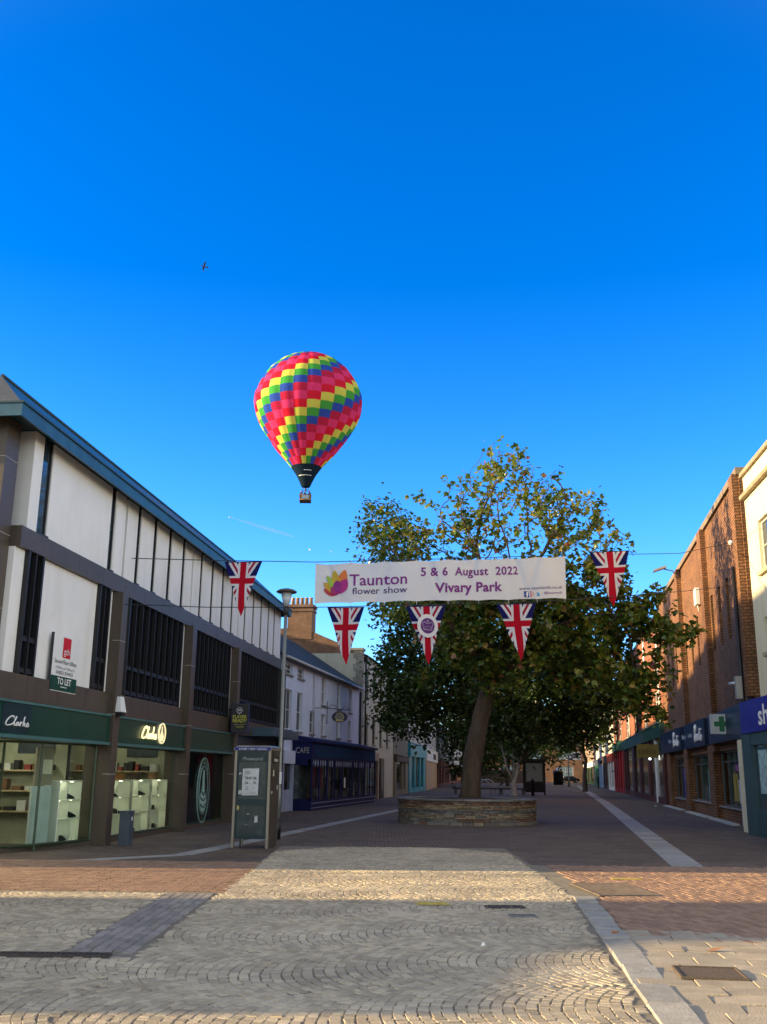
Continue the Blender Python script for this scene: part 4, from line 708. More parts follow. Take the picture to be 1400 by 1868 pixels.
p2 = MB(); p2.hexa([(WX+.01, .1, 0), (WX+.5, .22, 0), (WX+.5, .9, 0), (WX+.01, .9, 0)], [(WX+.01, .1, HX_), (WX+.5, .22, HX_), (WX+.5, .9, HX_), (WX+.01, .9, HX_)]); p2.build('side_case', M('pharmacy_grey', (.33, .37, .42), .4), t)
mb = MB(); cross(mb, .28, HX_/2, .07, .21, lambda x, z: (WX+.01+x, .1+x*.245-.012, z)); mb.build('side_cross', GX, t)
# --- cream rendered shop at the right edge
VO = np.array([10.95, 30.9, 0]); VD = np.array([.11059, .993866, 0]); VZ = math.atan2(-VD[1], -VD[0])
t = thing('cream_shop', 'cream rendered shop with parapet, tall window and bright blue fascia at the right edge', 'building', (VO+VD*2.3).tolist(), VZ)
v = lambda u: 2.3-u
CREAMR = M('warm_cream_render', (.66, .6, .43), .75, .05, 1, stain=.16, bump=.06)
hv = [(1.95, 3.3, 7.93, 9.57), (1.75, 3.3, 5.41, 6.5)]; YU = 1.0
mb = MB(); wall_holes(mb, .54, 13, 2.8, 10.9, hv, YU, .2); shell(mb, .54, 13, 2.8, 10.9, 12, 0, True, YU); mb.box(.54, 13, YU, YU+.4, 10.901, 11.45); mb.box(.4, 13, .2, 12, 0, 2.79); mb.build('wall', CREAMR, t)
for h in hv: window(t, *h, M('stone_white_frame', (.5, .46, .38), .6), SKY_GLASS, 1, 2, y=YU+.1, fw=.09, rev=.2); MB().box(h[0]-.08, h[1]+.08, YU-.12, YU-.003, h[2]-.12, h[2]-.003).build('sill', M('buff_sill', (.4, .33, .22), .8), t)
MB().box(.5, 13.05, YU-.16, YU-.003, 10.66, 10.8).box(.5, 13.05, YU-.1, YU+.5, 11.452, 11.6).build('cornice', M('weathered_cornice', (.28, .22, .14), .85, .3, 3), t)
BLUE = M('royal_blue_fascia', (.012, .012, .26), .4, .08); MB().box(2.35, 13, -.1, 1.0, 2.9, 3.82).build('fascia', BLUE, t); text(t, 'sh', LETTER, v(-2.2), v(-3.3), 3.08, .55, -.11, bold=.02)
tp = MB(); tp.box(2.1, 3.2, -.06, .19, 0, 2.9).box(3.2, 13, -.02, .19, 0, .75).box(3.2, 13, -.04, .19, 2.55, 2.9)
for i in range(6): tp.box(3.21, 13, -.035, -.021, .08+i*.11, .15+i*.11)
o = tp.build('shopfront', M('slate_teal_paint', (.035, .075, .09), .5, .15), t)
MB().quad((3.2, .05, .75), (13, .05, .75), (13, .05, 2.55), (3.2, .05, 2.55)).build('shop_window', SKY_GLASS, o); MB().box(3.6, 4.9, .03, .045, 1.2, 2.4).build('window_poster', M('pale_cyan_poster', (.3, .45, .48), .5, .6, 6), o)
# --- red brick block with white windows
t, L_, rz = front('red_brick_block', 'red brick block with white window bays above a long dark green fascia', Rw(62), Rw(24.7), 11.3, 12, DEEP_BRICK, [(.86, .95, 5.0, 6.9), (.86, .95, 7.6, 9.5), (.62, .70, 5.0, 6.9), (.62, .70, 7.6, 9.5), (.38, .46, 5.0, 6.9), (.38, .46, 7.6, 9.5), (.1, .2, 5.0, 6.9), (.1, .2, 7.6, 9.5)], rows=3, shop=(3.95, 4.7, M('bottle_green_fascia', (.012, .06, .05), .45), M('dark_red_shop', (.08, .02, .02), .5), [(.0, .04), (.1, .12), (.3, .36), (.5, .53), (.7, .74), (.97, 1)], M('dim_green_glass', (.02, .035, .04), .1, spec=.6)))
bx_ = MB(); bx_.box(L_*.835, L_*.857, -.12, -.003, 0, 3.9).build('white_post', WHITE_PAINT, t)
for xx in (.985, .74, .5, .28): MB().tube([(L_*xx, -.15, 11), (L_*xx, -.15, 4.8)], .07, 8).build('downpipe', WHITE_PAINT if xx != .5 else CHARCOAL, t)
mb = MB()
for x, z in ((.8, 2.75), (.93, 2.85), (.955, 2.8)): mb.lathe([(.02, -.08), (.07, -.05), (.09, 0), (.07, .05), (.02, .08)], 12, (L_*x, -.3, z))
mb.build('globe_lamp', M('lit_globe_lamp', (1, 1, .9), .5, emit=(1, .95, .85, 1.0)), t)
q = atY(1163, 1382, 62); q2 = atY(1200, 1358, 62)
t = thing('shop_sign', 'long mustard yellow shop sign hanging below the green fascia', 'sign', (q[0], 62, q[2]), -.2); MB().box(0, q2[0]-q[0], 0, .25, 0, q2[2]-q[2]).build('board', M('mustard_board', (.2, .15, .03), .5, .15), t); tl = MB()
for i in range(7): x = .1+i*.15; tl.box(x, x+.08, -.01, -.002, .2, .2+random.uniform(.2, .38))
tl.build('lettering', M('mustard_dark', (.1, .07, .01), .6), t); MB().tube([(.3, .1, .75), (.3, .1, 1.1)], .03, 5).tube([(1.0, .1, .75), (1.0, .1, 1.1)], .03, 5).build('hanger', CHARCOAL, t)
t, L_, rz = front('red_column_shop', 'brick shop with bright red painted columns beneath the end of the green fascia', Rw(79), Rw(62.2), 11.0, 12, DEEP_BRICK, [(.15, .35, 5.2, 9.2), (.62, .82, 5.2, 9.2)], rows=4, shop=(4.05, 4.8, bpy.data.materials['bottle_green_fascia'], M('pillar_red', (.32, .008, .012), .45), [(.02, .12), (.22, .32), (.42, .52), (.62, .72), (.86, .97)], M('dim_red_glass', (.06, .008, .012), .2)))
front('cream_narrow_shop', 'narrow cream shop with an orange red sign and white panel', Rw(92), Rw(79.3), 10.2, 11, CREAM, [(.2, .42, 4.9, 6.7), (.58, .8, 4.9, 6.7), (.2, .42, 7.4, 9), (.58, .8, 7.4, 9)], shop=(3.2, 4.0, M('orange_red_fascia', (.4, .05, .015), .5), WHITE_PAINT, [(0, .08), (.45, .52), (.9, 1)], None))
front('grey_awning_shop', 'grey stone shop with a dark brown fascia and pink window', Rw(106), Rw(92.3), 10.8, 11, M('grey_stone_render', (.34, .33, .3), .85, .12), [(.15, .32, 4.9, 6.9), (.6, .78, 4.9, 6.9), (.15, .32, 7.6, 9.4), (.6, .78, 7.6, 9.4)], shop=(3.1, 4.0, M('umber_fascia', (.04, .02, .018), .6), M('dark_umber', (.06, .035, .03), .6), [(0, .1), (.4, .5), (.9, 1)], None))
front('pale_blue_shop', 'tall shop with pale blue painted pilasters', Rw(119), Rw(106.3), 11.2, 11, M('pale_stone', (.45, .45, .42), .85, .1), [(.15, .35, 4.9, 6.9), (.58, .8, 4.9, 6.9), (.15, .35, 7.6, 9.6), (.58, .8, 7.6, 9.6)], shop=(3.2, 4.0, M('navy_blue_fascia', (.02, .03, .09), .5), M('pale_blue_pilaster', (.3, .42, .62), .5), [(0, .15), (.4, .55), (.85, 1)], None))
front('green_shop', 'shop with dark green shopfront and white door panel', Rw(134), Rw(119.3), 10.4, 11, M('white_render_far', (.6, .59, .55), .8, .08), [(.15, .32, 4.9, 6.9), (.6, .78, 4.9, 6.9)], shop=(3.1, 3.9, M('dark_blue_grey_fascia', (.05, .07, .1), .5), M('mid_green_paint', (.03, .14, .08), .5), [(0, .2), (.4, .6), (.9, 1)], None), roof='pitch')
front('far_cream_house', 'far cream and brick house catching sun on its upper floor', Rw(205), Rw(134.3), 13.5, 12, M('far_orange_render', (.3, .2, .12), .8, .1), [(.1+i*.2, .2+i*.2, 5, 7) for i in range(4)]+[(.1+i*.2, .2+i*.2, 8.4, 10.4) for i in range(4)], shop=(3.1, 3.9, WHITE_PAINT, M('lime_green_paint', (.15, .25, .06), .5), [(0, .1), (.3, .4), (.6, .7), (.9, 1)], None))
q = atY(1020, 1345, 150)
for (xa, ya, xb, yb, m, lab, wr) in ((1045, 1386, 1060, 1372, M('agent_sign_navy', (.02, .025, .07), .5), 'navy and white agent board jutting from the far right shops', None), (1038, 1386, 1045, 1377, M('parking_navy', (.015, .03, .1), .5), 'small navy parking sign with a white letter P at the far right', 'P')):
    a = atY(xa, ya, 150); b = atY(xb, yb, 150); t = thing('far_sign', lab, 'sign', (a[0], 150, a[2]), 0); MB().box(0, b[0]-a[0], 0, .15, 0, b[2]-a[2]).build('board', m, t)
    if wr: text(t, wr, LETTER, .12, b[0]-a[0]-.12, .12, b[2]-a[2]-.24, -.01, .02)
    else:
        hgt = b[2]-a[2]; MB().box(.02, b[0]-a[0]-.02, -.01, -.003, 0, hgt*.22).box(.02, b[0]-a[0]-.02, -.01, -.003, hgt*.45, hgt*.55).box(.02, b[0]-a[0]-.02, -.01, -.003, hgt*.82, hgt).build('stripe', LETTER, t)
    MB().tube([(b[0]-a[0], .08, .3), (b[0]-a[0]+(1.0 if wr else 2.2), .08, .3)], .04, 6).build('bracket', CHARCOAL, t)
# --- brick building closing the street
front('end_brick_house', 'brown brick house with white sash windows closing the end of the street', (20, 246), (62, 241), 13, 12, brick('far_brick', (.2, .1, .07), (.16, .08, .055), (.2, .14, .1)), [(.04+i*.16, .12+i*.16, 5.2, 8.2) for i in range(6)]+[(.04+i*.16, .12+i*.16, 1.2, 3.6) for i in range(6)]+[(.04+i*.16, .12+i*.16, 9.4, 11.6) for i in range(6)], gm=M('pale_blue_pane', (.12, .2, .28), .2, spec=.7), roof='pitch')

# ================================================================ STREET FURNITURE
# phone box
t = thing('phone_box', 'old payphone kiosk with dark green glazed door, torn poster and blue top strip', 'phone box', (-3.31, 23.42, 0), R(-10))
PW, PD, PH = .85, .76, 2.2
ALU = M('tarnished_aluminium', (.3, .27, .22), .4, .2, 3, metal=.6, stretch=(1, 1, .2)); PG = M('kiosk_dark_green', (.008, .03, .035), .4, .2); BRN = M('grimy_steel_side', (.1, .085, .07), .45, .3, 3, metal=.5, stain=.3)
for x in (0, PW-.06): MB().box(x, x+.06, 0, .06, 0, PH-.09).build('post', ALU, t, .006)
for x in (0, PW-.05): MB().box(x, x+.05, PD-.05, PD, 0, PH-.09).build('post', ALU, t)
MB().box(PW-.012, PW+.004, .062, PD-.052, .02, PH-.1).build('side_panel', BRN, t); MB().box(-.0, .012, .062, PD-.052, .35, PH-.1).build('side_glass', glass_clear('dirty_green_glass', (.25, .4, .4)), t)
MB().box(-.015, PW+.015, -.015, PD+.015, PH-.09, PH-.02).hexa([(0, 0, PH-.02), (PW, 0, PH-.02), (PW, PD, PH-.02), (0, PD, PH-.02)], [(.06, .06, PH+.02), (PW-.06, .06, PH+.02), (PW-.06, PD-.06, PH+.02), (.06, PD-.06, PH+.02)]).build('roof', ALU, t)
MB().box(.0, PW, -.022, -.016, PH-.085, PH-.02).build('top_strip', M('kiosk_blue', (.012, .025, .22), .4), t); text(t, 'e-mail • text • phone', LETTER, .1, PW-.1, PH-.07, .035, -.025, .012)
d = MB(); d.box(.062, .1, .0, .04, .2, PH-.1).box(PW-.1, PW-.062, .0, .04, .2, PH-.1).box(.1, PW-.1, 0, .04, .2, .28).box(.1, PW-.1, 0, .04, .93, 1.05).box(.1, PW-.1, 0, .04, PH-.2, PH-.1).box(.12, PW-.12, -.012, .0, PH-.33, PH-.2, 0); d_ = d.build('door', PG, t)
MB().box(.2, .23, .0, .03, .0, .2).build('door_stay', PG, d_)
KG = M('scratched_kiosk_glass', (.03, .05, .055), .25, .5, 5, spec=.4); MB().quad((.1, .02, 1.05), (PW-.1, .02, 1.05), (PW-.1, .02, PH-.2), (.1, .02, PH-.2)).quad((.1, .02, .28), (PW-.1, .02, .28), (PW-.1, .02, .93), (.1, .02, .93)).build('pane', KG, d_)
text(d_, 'Phonecard', M('faded_silver_letters', (.3, .34, .32), .5), .2, PW-.2, PH-.305, .075, -.016, .01, shear=.22)
ps = MB(); ps.add([(.2, -.004, 1.13), (.58, -.006, 1.135), (.59, -.004, 1.72), (.21, -.008, 1.71), (.4, -.012, 1.43)], [(0, 1, 4), (1, 2, 4), (2, 3, 4), (3, 0, 4)]); p_ = ps.build('poster', M('poster_paper', (.55, .57, .58), .7, .12, 4), t)
text(p_, 'TAUN  OA', INK, .27, .54, 1.48, .06, -.016, .02); text(p_, '16 -   O', INK, .28, .53, 1.38, .055, -.016, .02); mb = MB()
for (x0, x1, z0, z1) in ((.26, .4, 1.59, 1.6), (.26, .39, 1.62, 1.63), (.26, .38, 1.65, 1.66), (.29, .36, 1.28, 1.29), (.29, .36, 1.31, 1.32), (.29, .36, 1.25, 1.26), (.43, .54, 1.18, 1.19), (.44, .52, 1.3, 1.305), (.28, .4, 1.17, 1.175)): mb.quad((x0, -.014, z0), (x1, -.014, z0), (x1, -.014, z1), (x0, -.014, z1))
mb.build('lettering', M('grey_ink', (.2, .21, .22), .6), p_)
for (x, z, a, b) in ((.12, 1.15, .08, .1), (.12, 1.58, .06, .05), (.52, .55, .08, .16), (.34, .72, .07, .02), (.36, 1.92, .05, .02), (.3, .5, .14, .008)): MB().add([(x, -.003, z), (x+a, -.003, z+.01), (x+a*.9, -.003, z+b), (x+a*.5, -.003, z+b*.8), (x+.01, -.003, z+b*.95)], [(0, 1, 2, 3, 4)]).build('torn_sticker', M('torn_paper', (.5, .52, .53), .7), d_)
MB().add([(.104, -.002, .8), (.15, -.002, .82), (.165, -.002, .86), (.15, -.002, .9), (.104, -.002, .92)], [(0, 1, 2, 3, 4)]).build('sticker', M('pale_yellow_sticker', (.5, .42, .16), .6), d_)
s2 = MB(); s2.box(PW+.005, PW+.01, .18, .62, PH-.36, PH-.22, 0)
for i in range(6): s2.box(PW+.011, PW+.013, .24+i*.055, .28+i*.055, PH-.33, PH-.33+random.uniform(.05, .09), 1)
for (y, z, a, b) in ((.2, 1.55, .09, .14), (.55, 1.25, .08, .1), (.12, 1.17, .07, .06)): s2.box(PW+.005, PW+.009, y, y+a, z, z+b, 1)
s2.build('side_notice', [BLACK, M('cream_notice', (.48, .46, .36), .6)], t); MB().box(.25, .55, .5, .72, .9, 1.7).tube([(.3, .48, 1.5), (.2, .44, 1.2), (.3, .5, 1.0)], .015, 6).build('telephone', CHARCOAL, t)
# lamp post
t = thing('street_lamp', 'tall grey street lamp with flat saucer top and cone lantern beside the phone box', 'street lamp', (-2.6, 26.6, 0), 0); t.rotation_euler = (0, R(.25), 0)
LG = M('pale_grey_lamp_paint', (.24, .25, .24), .45, .12, 2, metal=.3); MB().lathe([(.075, .5), (.07, 1.2), (.05, 1.25), (.045, 5.75)], 14).build('pole', LG, t); MB().lathe([(.09, 0), (.092, .5), (.086, .5)], 14).build('base', BLACK, t)
MB().lathe([(.075, 5.7), (.075, 5.92), (.06, 5.92)], 14).build('collar', CHARCOAL, t); MB().lathe([(.07, 5.93), (.15, 6.28), (.14, 6.28)], 18).build('lantern', M('frosted_lantern', (.5, .56, .6), .15, .1, spec=.8), t); MB().lathe([(.0, 6.285), (.26, 6.3), (.28, 6.33), (.2, 6.38), (.08, 6.41), (.0, 6.415)], 24).build('saucer', M('saucer_brown_grey', (.09, .08, .075), .45), t); MB().box(-.07, .07, -.1, -.088, 1.35, 1.65).build('sticker', LETTER, t)
# planter: dry stone drum
PC = (3.05, 36.75); PR = 2.42
t = thing('tree_planter', 'low round planter of layered multicoloured stone around the big tree', 'planter', (*PC, 0))
courses = [(.0, .12, 0), (.12, .09, 0), (.21, .055, 1), (.265, .055, 1), (.32, .06, 1), (.38, .04, 2), (.42, .045, 2), (.465, .04, 2), (.505, .05, 3), (.555, .045, 3), (.6, .05, 3), (.65, .06, 4), (.71, .06, 4)]
cm = [(.19, .18, .16), (.26, .21, .15), (.165, .16, .155), (.28, .205, .12), (.18, .1, .075)]
pl = MB()
for z, h, k in courses:
    a = random.random(); end = a+2*math.pi
    while a < end-.02:
        wd = random.uniform(.12, .32)*(1.6 if h > .08 else 1); b = min(a+wd/PR*1.3, end); r0 = PR+random.uniform(-.03, .025); hh = h-.008
        def P(r, th, zz): return (r*math.cos(th), r*math.sin(th), zz)
        g_ = .004; z1 = z+hh+random.uniform(-.006, .002); pl.hexa([P(r0-.3, a+g_, z), P(r0, a+g_, z), P(r0, b-g_, z), P(r0-.3, b-g_, z)], [P(r0-.3, a+g_, z1), P(r0-.008, a+g_, z1), P(r0-.008, b-g_, z1), P(r0-.3, b-g_, z1)], k if random.random() > .2 else random.randrange(5)); a = b
pl.build('wall', [M('planter_stone_%s' % 'abcde'[i], c, .85, .2, 5, bump=.6, bscale=18, island=.3) for i, c in enumerate(cm)], t)
MB().lathe([(PR-.1, .0), (PR-.1, .76), (PR-.4, .76)], 48).build('wall_core', M('dark_joint', (.05, .045, .04), .9), t)
cp = MB()
for i in range(26):
    a, b = 2*math.pi*i/26+.004, 2*math.pi*(i+1)/26-.004; r1 = PR+.05; r0 = PR-.42; zz = .775; P = lambda r, th, z: (r*math.cos(th), r*math.sin(th), z); cp.hexa([P(r0, a, zz), P(r1, a, zz), P(r1, b, zz), P(r0, b, zz)], [P(r0, a, zz+.055), P(r1, a, zz+.055), P(r1, b, zz+.055), P(r0, b, zz+.055)])
cp.build('coping', M('grey_coping_stone', (.2, .195, .18), .8, .25, 4, bump=.4, bscale=20, island=.2), t); MB().lathe([(PR-.42, .7), (PR-.6, .78), (.6, .86), (0, .88)], 32).build('soil', M('dark_soil', (.05, .035, .025), .95, .3, 8, bump=.6), t)
# far street pieces
t = thing('notice_board', 'framed map board on two dark posts beside the planter bed', 'notice board', (12.1, 88, 0)); [MB().box(x, x+.14, 0, .14, 0, 2.75).build('post', BLACK, t) for x in (0, 1.75)]; MB().box(-.1, 2.0, -.08, .22, 2.75, 2.95).box(.14, 1.75, .02, .12, .95, 2.75).build('frame', CHARCOAL, t); MB().quad((.25, -.0, 1.1), (1.65, -.0, 1.1), (1.65, -.0, 2.6), (.25, -.0, 2.6)).build('map', M('pale_map', (.32, .34, .3), .6, .35, 5), t); MB().box(.14, 1.75, .03, .1, .2, .95).build('lower_panel', BLACK, t)
mb = MB(); mb.lathe([(.13, 0), (.12, 1.1), (.15, 1.14), (.15, 1.22), (.09, 1.3), (0, 1.33)], 14); o = mb.build('bollard', BLACK); o.location = (12.3, 84, 0); tag(o, 'black bollard standing in front of the map board right of the planter', 'bollard')
t = thing('low_seat', 'long low dark seat wall behind the round planter', 'bench', (6.0, 87, 0)); MB().box(0, 6.4, 0, .7, .42, .52).build('seat', M('dark_seat_slat', (.035, .032, .03), .7), t)
for x in (.2, 2.1, 4.0, 5.9): MB().box(x, x+.25, .08, .62, 0, .42).build('leg', M('grey_block', (.16, .16, .15), .8), t)
for i, x in enumerate((9.0, 9.6)):
    mb = MB(); mb.tube([(-.75, 0, 0), (-.75, 0, .55), (-.6, 0, .9), (-.3, 0, 1.12), (0, 0, 1.2), (.3, 0, 1.12), (.6, 0, .9), (.75, 0, .55), (.75, 0, 0)], .05, 8); o = mb.build('cycle_hoop', STEEL); o.location = (x, 92+i*1.5, .0); tag(o, ['left hand grey steel cycle hoop behind the planter', 'right hand grey steel cycle hoop behind the planter'][i], 'cycle stand', 'grey cycle hoops behind the planter')
o = thing('litter_bin', 'black litter bin standing before the end house at the street end', 'bin', (30.5, 178, 0)); MB().lathe([(.85, 0), (.85, 2.0), (.9, 2.05), (.9, 2.2), (.6, 2.45), (0, 2.5)], 16).build('drum', BLACK, o); MB().hexa([(-.3, -.92, 2.3), (.3, -.92, 2.3), (.3, .2, 2.5), (-.3, .2, 2.5)], [(-.2, -.9, 2.6), (.5, -.9, 2.75), (.5, .2, 3.1), (-.1, .2, 2.9)]).build('rubbish', LETTER, o)
def far_pole(x, y, h, lab, arm=True):
    t = thing('far_lamp_post', lab, 'lamp post', (x, y, 0)); MB().lathe([(.16, 0), (.14, 1.2), (.09, 1.3), (.07, h)], 10).build('pole', M('pole_grey', (.16, .17, .18), .5), t)
    if arm: MB().tube([(0, 0, h-.05), (.2, 0, h+.25), (1.0, 0, h+.35)], .05, 6).lathe([(.0, 0), (.18, .05), (.14, .15), (0, .18)], 10, (1.0, 0, h+.25)).build('lamp_head', M('pole_grey', (.16, .17, .18), .5), t)
    return t
far_pole(27.6, 152, 10, 'slim pole standing on the pale stone band at the street end', False); far_pole(28.5, 196, 11, 'grey lamp post in front of the brick house at the street end'); far_pole(13.0, 150, 10, 'grey lamp post at the left end of the street beyond the shops')
for (px, py, px2, py2, Y, lab) in ((829, 1381, 843, 1368, 118, 'white hanging shop sign over the far left pavement'), (829, 1395, 838, 1388, 125, 'small white hanging shop sign lower over the far left pavement')):
    a = atY(px, py, Y); b = atY(px2, py2, Y); t = thing('far_sign', lab, 'sign', (a[0], Y, a[2])); MB().box(0, b[0]-a[0], 0, .12, 0, b[2]-a[2]).build('board', WHITE_PAINT, t, .01); MB().tube([(-.9, .06, b[2]-a[2]), (b[0]-a[0], .06, b[2]-a[2])], .03, 5).build('bracket', CHARCOAL, t)
# dark parked car at the end of the street
def car(label, x, y, rz, col):
    t = thing('parked_car', label, 'car', (x, y, 0), rz); prof = [(-2.1, .35), (-2.15, .7), (-1.9, .88), (-1.35, .95), (-.75, 1.42), (.75, 1.45), (1.45, 1.0), (2.05, .88), (2.12, .35)]
    MB().prism_y([(a, b) for a, b in prof][::-1], -.85, .85).build('body', col, t, .05)
    mb = MB()
    for s_ in (-.856, .856):
        q = [(-1.15, s_, .98), (-.68, s_, 1.36), (.05, s_, 1.38), (.05, s_, .98)]; q2 = [(.12, s_, .98), (.12, s_, 1.38), (.68, s_, 1.38), (1.2, s_, 1.0)]; mb.add(q+q2, [(0, 1, 2, 3), (4, 5, 6, 7)])
    mb.add([(-1.36, -.75, .97), (-.78, -.7, 1.42), (-.78, .7, 1.42), (-1.36, .75, .97)], [(0, 1, 2, 3)]); mb.build('window', SKY_GLASS, t)
    for x_ in (-1.35, 1.35):
        for s_ in (-.78, .78): w_ = MB().tube([(x_, s_-.1, .32), (x_, s_+.1, .32)], .32, 14).build('wheel', BLACK, t); MB().tube([(x_, s_-.105, .32), (x_, s_+.105, .32)], .18, 10).build('rim', STEEL, w_)
    for s_ in (-.6, .6): MB().box(-2.17, -2.1, s_-.18, s_+.18, .66, .8).build('headlight', LETTER, t)
    return t
car('dark grey car parked across the end of the street', 41.5, 228, R(4), M('dark_car_paint', (.015, .018, .025), .25, .05, spec=.7)); car('silver grey car half hidden behind the litter bin at the street end', 34.8, 231, R(-3), M('silver_car_paint', (.3, .33, .37), .3, .05, metal=.4))
tag(MB().hexa([(17, 204, 0), (31.5, 203, 0), (31.5, 206, 0), (17, 207, 0)], [(17.2, 204.3, 2.6), (31.3, 203.3, 2.3), (31.3, 205.8, 2.4), (17.2, 206.8, 2.7)]).build('boundary_wall', M('dark_far_wall', (.06, .045, .04), .9)), 'long dark low brick wall across the end of the street', 'wall')
# person by the right-hand shops, far away
pq = Rw(98); me = bpy.data.meshes.new('person'); J = [(0, 0, .95), (0, 0, 1.2), (0, 0, 1.42), (0, -.02, 1.55), (0, -.03, 1.68), (-.1, 0, .92), (-.11, -.04, .5), (-.11, .02, .06), (-.11, -.14, .03), (.1, 0, .92), (.11, -.02, .5), (.12, .06, .06), (.12, -.1, .03), (-.2, 0, 1.38), (-.26, .02, 1.1), (-.25, -.1, .86), (.2, 0, 1.38), (.26, .02, 1.1), (.25, -.1, .86)]
E_ = [(0, 1), (1, 2), (2, 3), (3, 4), (0, 5), (5, 6), (6, 7), (7, 8), (0, 9), (9, 10), (10, 11), (11, 12), (2, 13), (13, 14), (14, 15), (2, 16), (16, 17), (17, 18)]; RAD = [.15, .15, .14, .06, .1, .1, .07, .05, .04, .1, .07, .05, .04, .07, .05, .04, .07, .05, .04]
def figure(name, loc, rz, mats, label, sc=1., cut=None):
    J2 = J; me = bpy.data.meshes.new(name); me.from_pydata(J2, E_, []); me.materials.append(mats); o = bpy.data.objects.new(name, me); COL.objects.link(o)
    m = o.modifiers.new('skin', 'SKIN'); me.skin_vertices.new() if not me.skin_vertices else None
    for i, r in enumerate(RAD): me.skin_vertices[0].data[i].radius = (r, r*.8)
    me.skin_vertices[0].data[0].use_root = True; o.modifiers.new('sub', 'SUBSURF').levels = 1; o.modifiers['sub'].render_levels = 1
    o.location = loc; o.rotation_euler = (0, 0, rz); o.scale = (sc, sc, sc); tag(o, label, 'person')
    hm = MB(); hm.lathe([(0, -.13), (.06, -.12), (.085, -.05), (.095, .03), (.08, .1), (.04, .14), (0, .15)], 10, (0, -.03, 1.68)); hm.box(-.012, .012, -.14, -.1, 1.65, 1.69); hm.build('face', M('skin', (.4, .25, .18), .6), o)
    MB().lathe([(.1, .0), (.105, .06), (.085, .13), (.03, .165), (0, .168)], 10, (0, -.015, 1.68)).build('hair', M('dark_hair', (.03, .02, .015), .7), o)
    return o
figure('person', (pq[0]-1.2, pq[1], 0), R(60), M('dark_coat', (.015, .016, .02), .8), 'person in dark clothes standing by the far shops at right')

# ================================================================ BANNER, CABLES, FLAGS
BPL = Plane((-6.35, 24.28), (18.5, 8.64)); BRZ = math.atan2(BPL.d[1], BPL.d[0])
def Bw(s_, z, y=0.): q = BPL.o+BPL.d*s_+np.array([-BPL.d[1], BPL.d[0], 0])*y; return (q[0], q[1], z)
sTL, zTL = BPL.uz(577, 1028); sBL, zBL = BPL.uz(579, 1101); sTR, zTR = BPL.uz(1030, 1015); sBR, zBR = BPL.uz(1030, 1092)
LHK, _ = BPL.uz(227, 1019); zLH = LP.uz(227, 1019)[1]; zLL = LP.uz(213, 1105)[1]
def cable(pts, lab, r=.011):
    o = MB().tube(pts, r, 5).build('overhead_cable', CHARCOAL); return tag(o, lab, 'cable')
eR = on_right(-3.0, -.26, 9.52); eR2 = on_right(-3.6, -.3, 7.9)
# the cables run from the granite column to the brick store and carry the banner and the pennants
cable([Lw(-10.85, -.2, zLH), Bw(sTL-3, (zLH+zTL)/2-.02), Bw(sTL, zTL+.04), Bw((sTL+sTR)/2, (zTL+zTR)/2+.03), Bw(sTR, zTR+.04), Bw(sTR+4.5, zTR+.55), eR], 'upper thin cable across the street along the top of the banner')
cable([Lw(-11.3, -.3, zLL), Bw(sBL-3, (zLL+zBL)/2-.08), Bw(sBL, zBL-.1), Bw((sBL+sBR)/2, (zBL+zBR)/2-.09), Bw(sBR, zBR-.05), Bw(sBR+4.5, zBR+.6), eR2], 'lower thin cable across the street along the bottom of the banner')
cable([on_right(-3.4, -.3, 9.5), on_right(-8, -1.2, 9.6)], 'short cable running past the cream parapet wall at right', .01)
LEN = sTR-sTL
BAN = thing('banner', 'long white flower show banner with purple lettering strung across the street', 'banner', Bw(sTL, 0), BRZ)
def zb(x): return zBL+(zBR-zBL)*x/LEN
def zt(x): return zTL+(zTR-zTL)*x/LEN
def wave(x, z):
    x = np.asarray(x, float); t = (np.asarray(z, float)-zb(x))/(zt(x)-zb(x)); k = np.zeros_like(x)
    k += .03*np.sin(x*4.1+1.3*t)*(.6+.4*np.sin(x*.9)); k += .05*np.sin(x*1.35+.4); 
    for xa, sg in ((.35, 1), (2.2, -1), (3.4, 1), (5.0, -1), (6.3, 1), (7.1, -1)): k += .05*np.exp(-((x-xa-sg*(1-t)*.45)/.09)**2)*(.25+.75*t)
    return k
nx, nz = 180, 20; mb = MB(); xs = np.linspace(0, LEN, nx); vs = []
for j in range(nz):
    t = j/(nz-1); z = zb(xs)*(1-t)+zt(xs)*t+(-.03*np.abs(np.sin(xs*math.pi*8/LEN)) if j == nz-1 else (.022*np.abs(np.sin(xs*math.pi*8/LEN)) if j == 0 else 0)); y = wave(xs, z); vs += list(zip(xs, y, z))
mb.add(vs, [(j*nx+i, j*nx+i+1, (j+1)*nx+i+1, (j+1)*nx+i) for j in range(nz-1) for i in range(nx-1)], 0, True); mb.build('cloth', thin('banner_vinyl', (.8, .79, .8), .35, var=.03, gloss=.04), BAN)
tie = MB()
for x in np.linspace(.03, LEN-.03, 9): tie.tube([(x, 0, zt(x)-.03), (x, 0, zt(x)+.05)], .008, 5).tube([(x, 0, zb(x)+.03), (x, 0, zb(x)-.1)], .008, 5)
tie.build('tie', LETTER, BAN)
def on_ban(m, string, px0, px1, py, h, bold=0., space=1.):
    x0 = BPL.uz(px0, py)[0]-sTL; x1 = BPL.uz(px1, py)[0]-sTL; z0 = BPL.uz(px0, py)[1]; sl = (zb(LEN)-zb(0)+zt(LEN)-zt(0))/2/LEN
    def fn(X, Z): Z = Z+(X-x0)*sl; return X, wave(X, Z)-.012, Z
    text(BAN, string, m, x0, x1, z0, h, fn=fn, bold=bold, space=space)
PUR = M('banner_purple', (.17, .012, .21), .6, .05); DPU = M('banner_dark_purple', (.05, .01, .12), .6, .05)
mp_ = 29.2/1830
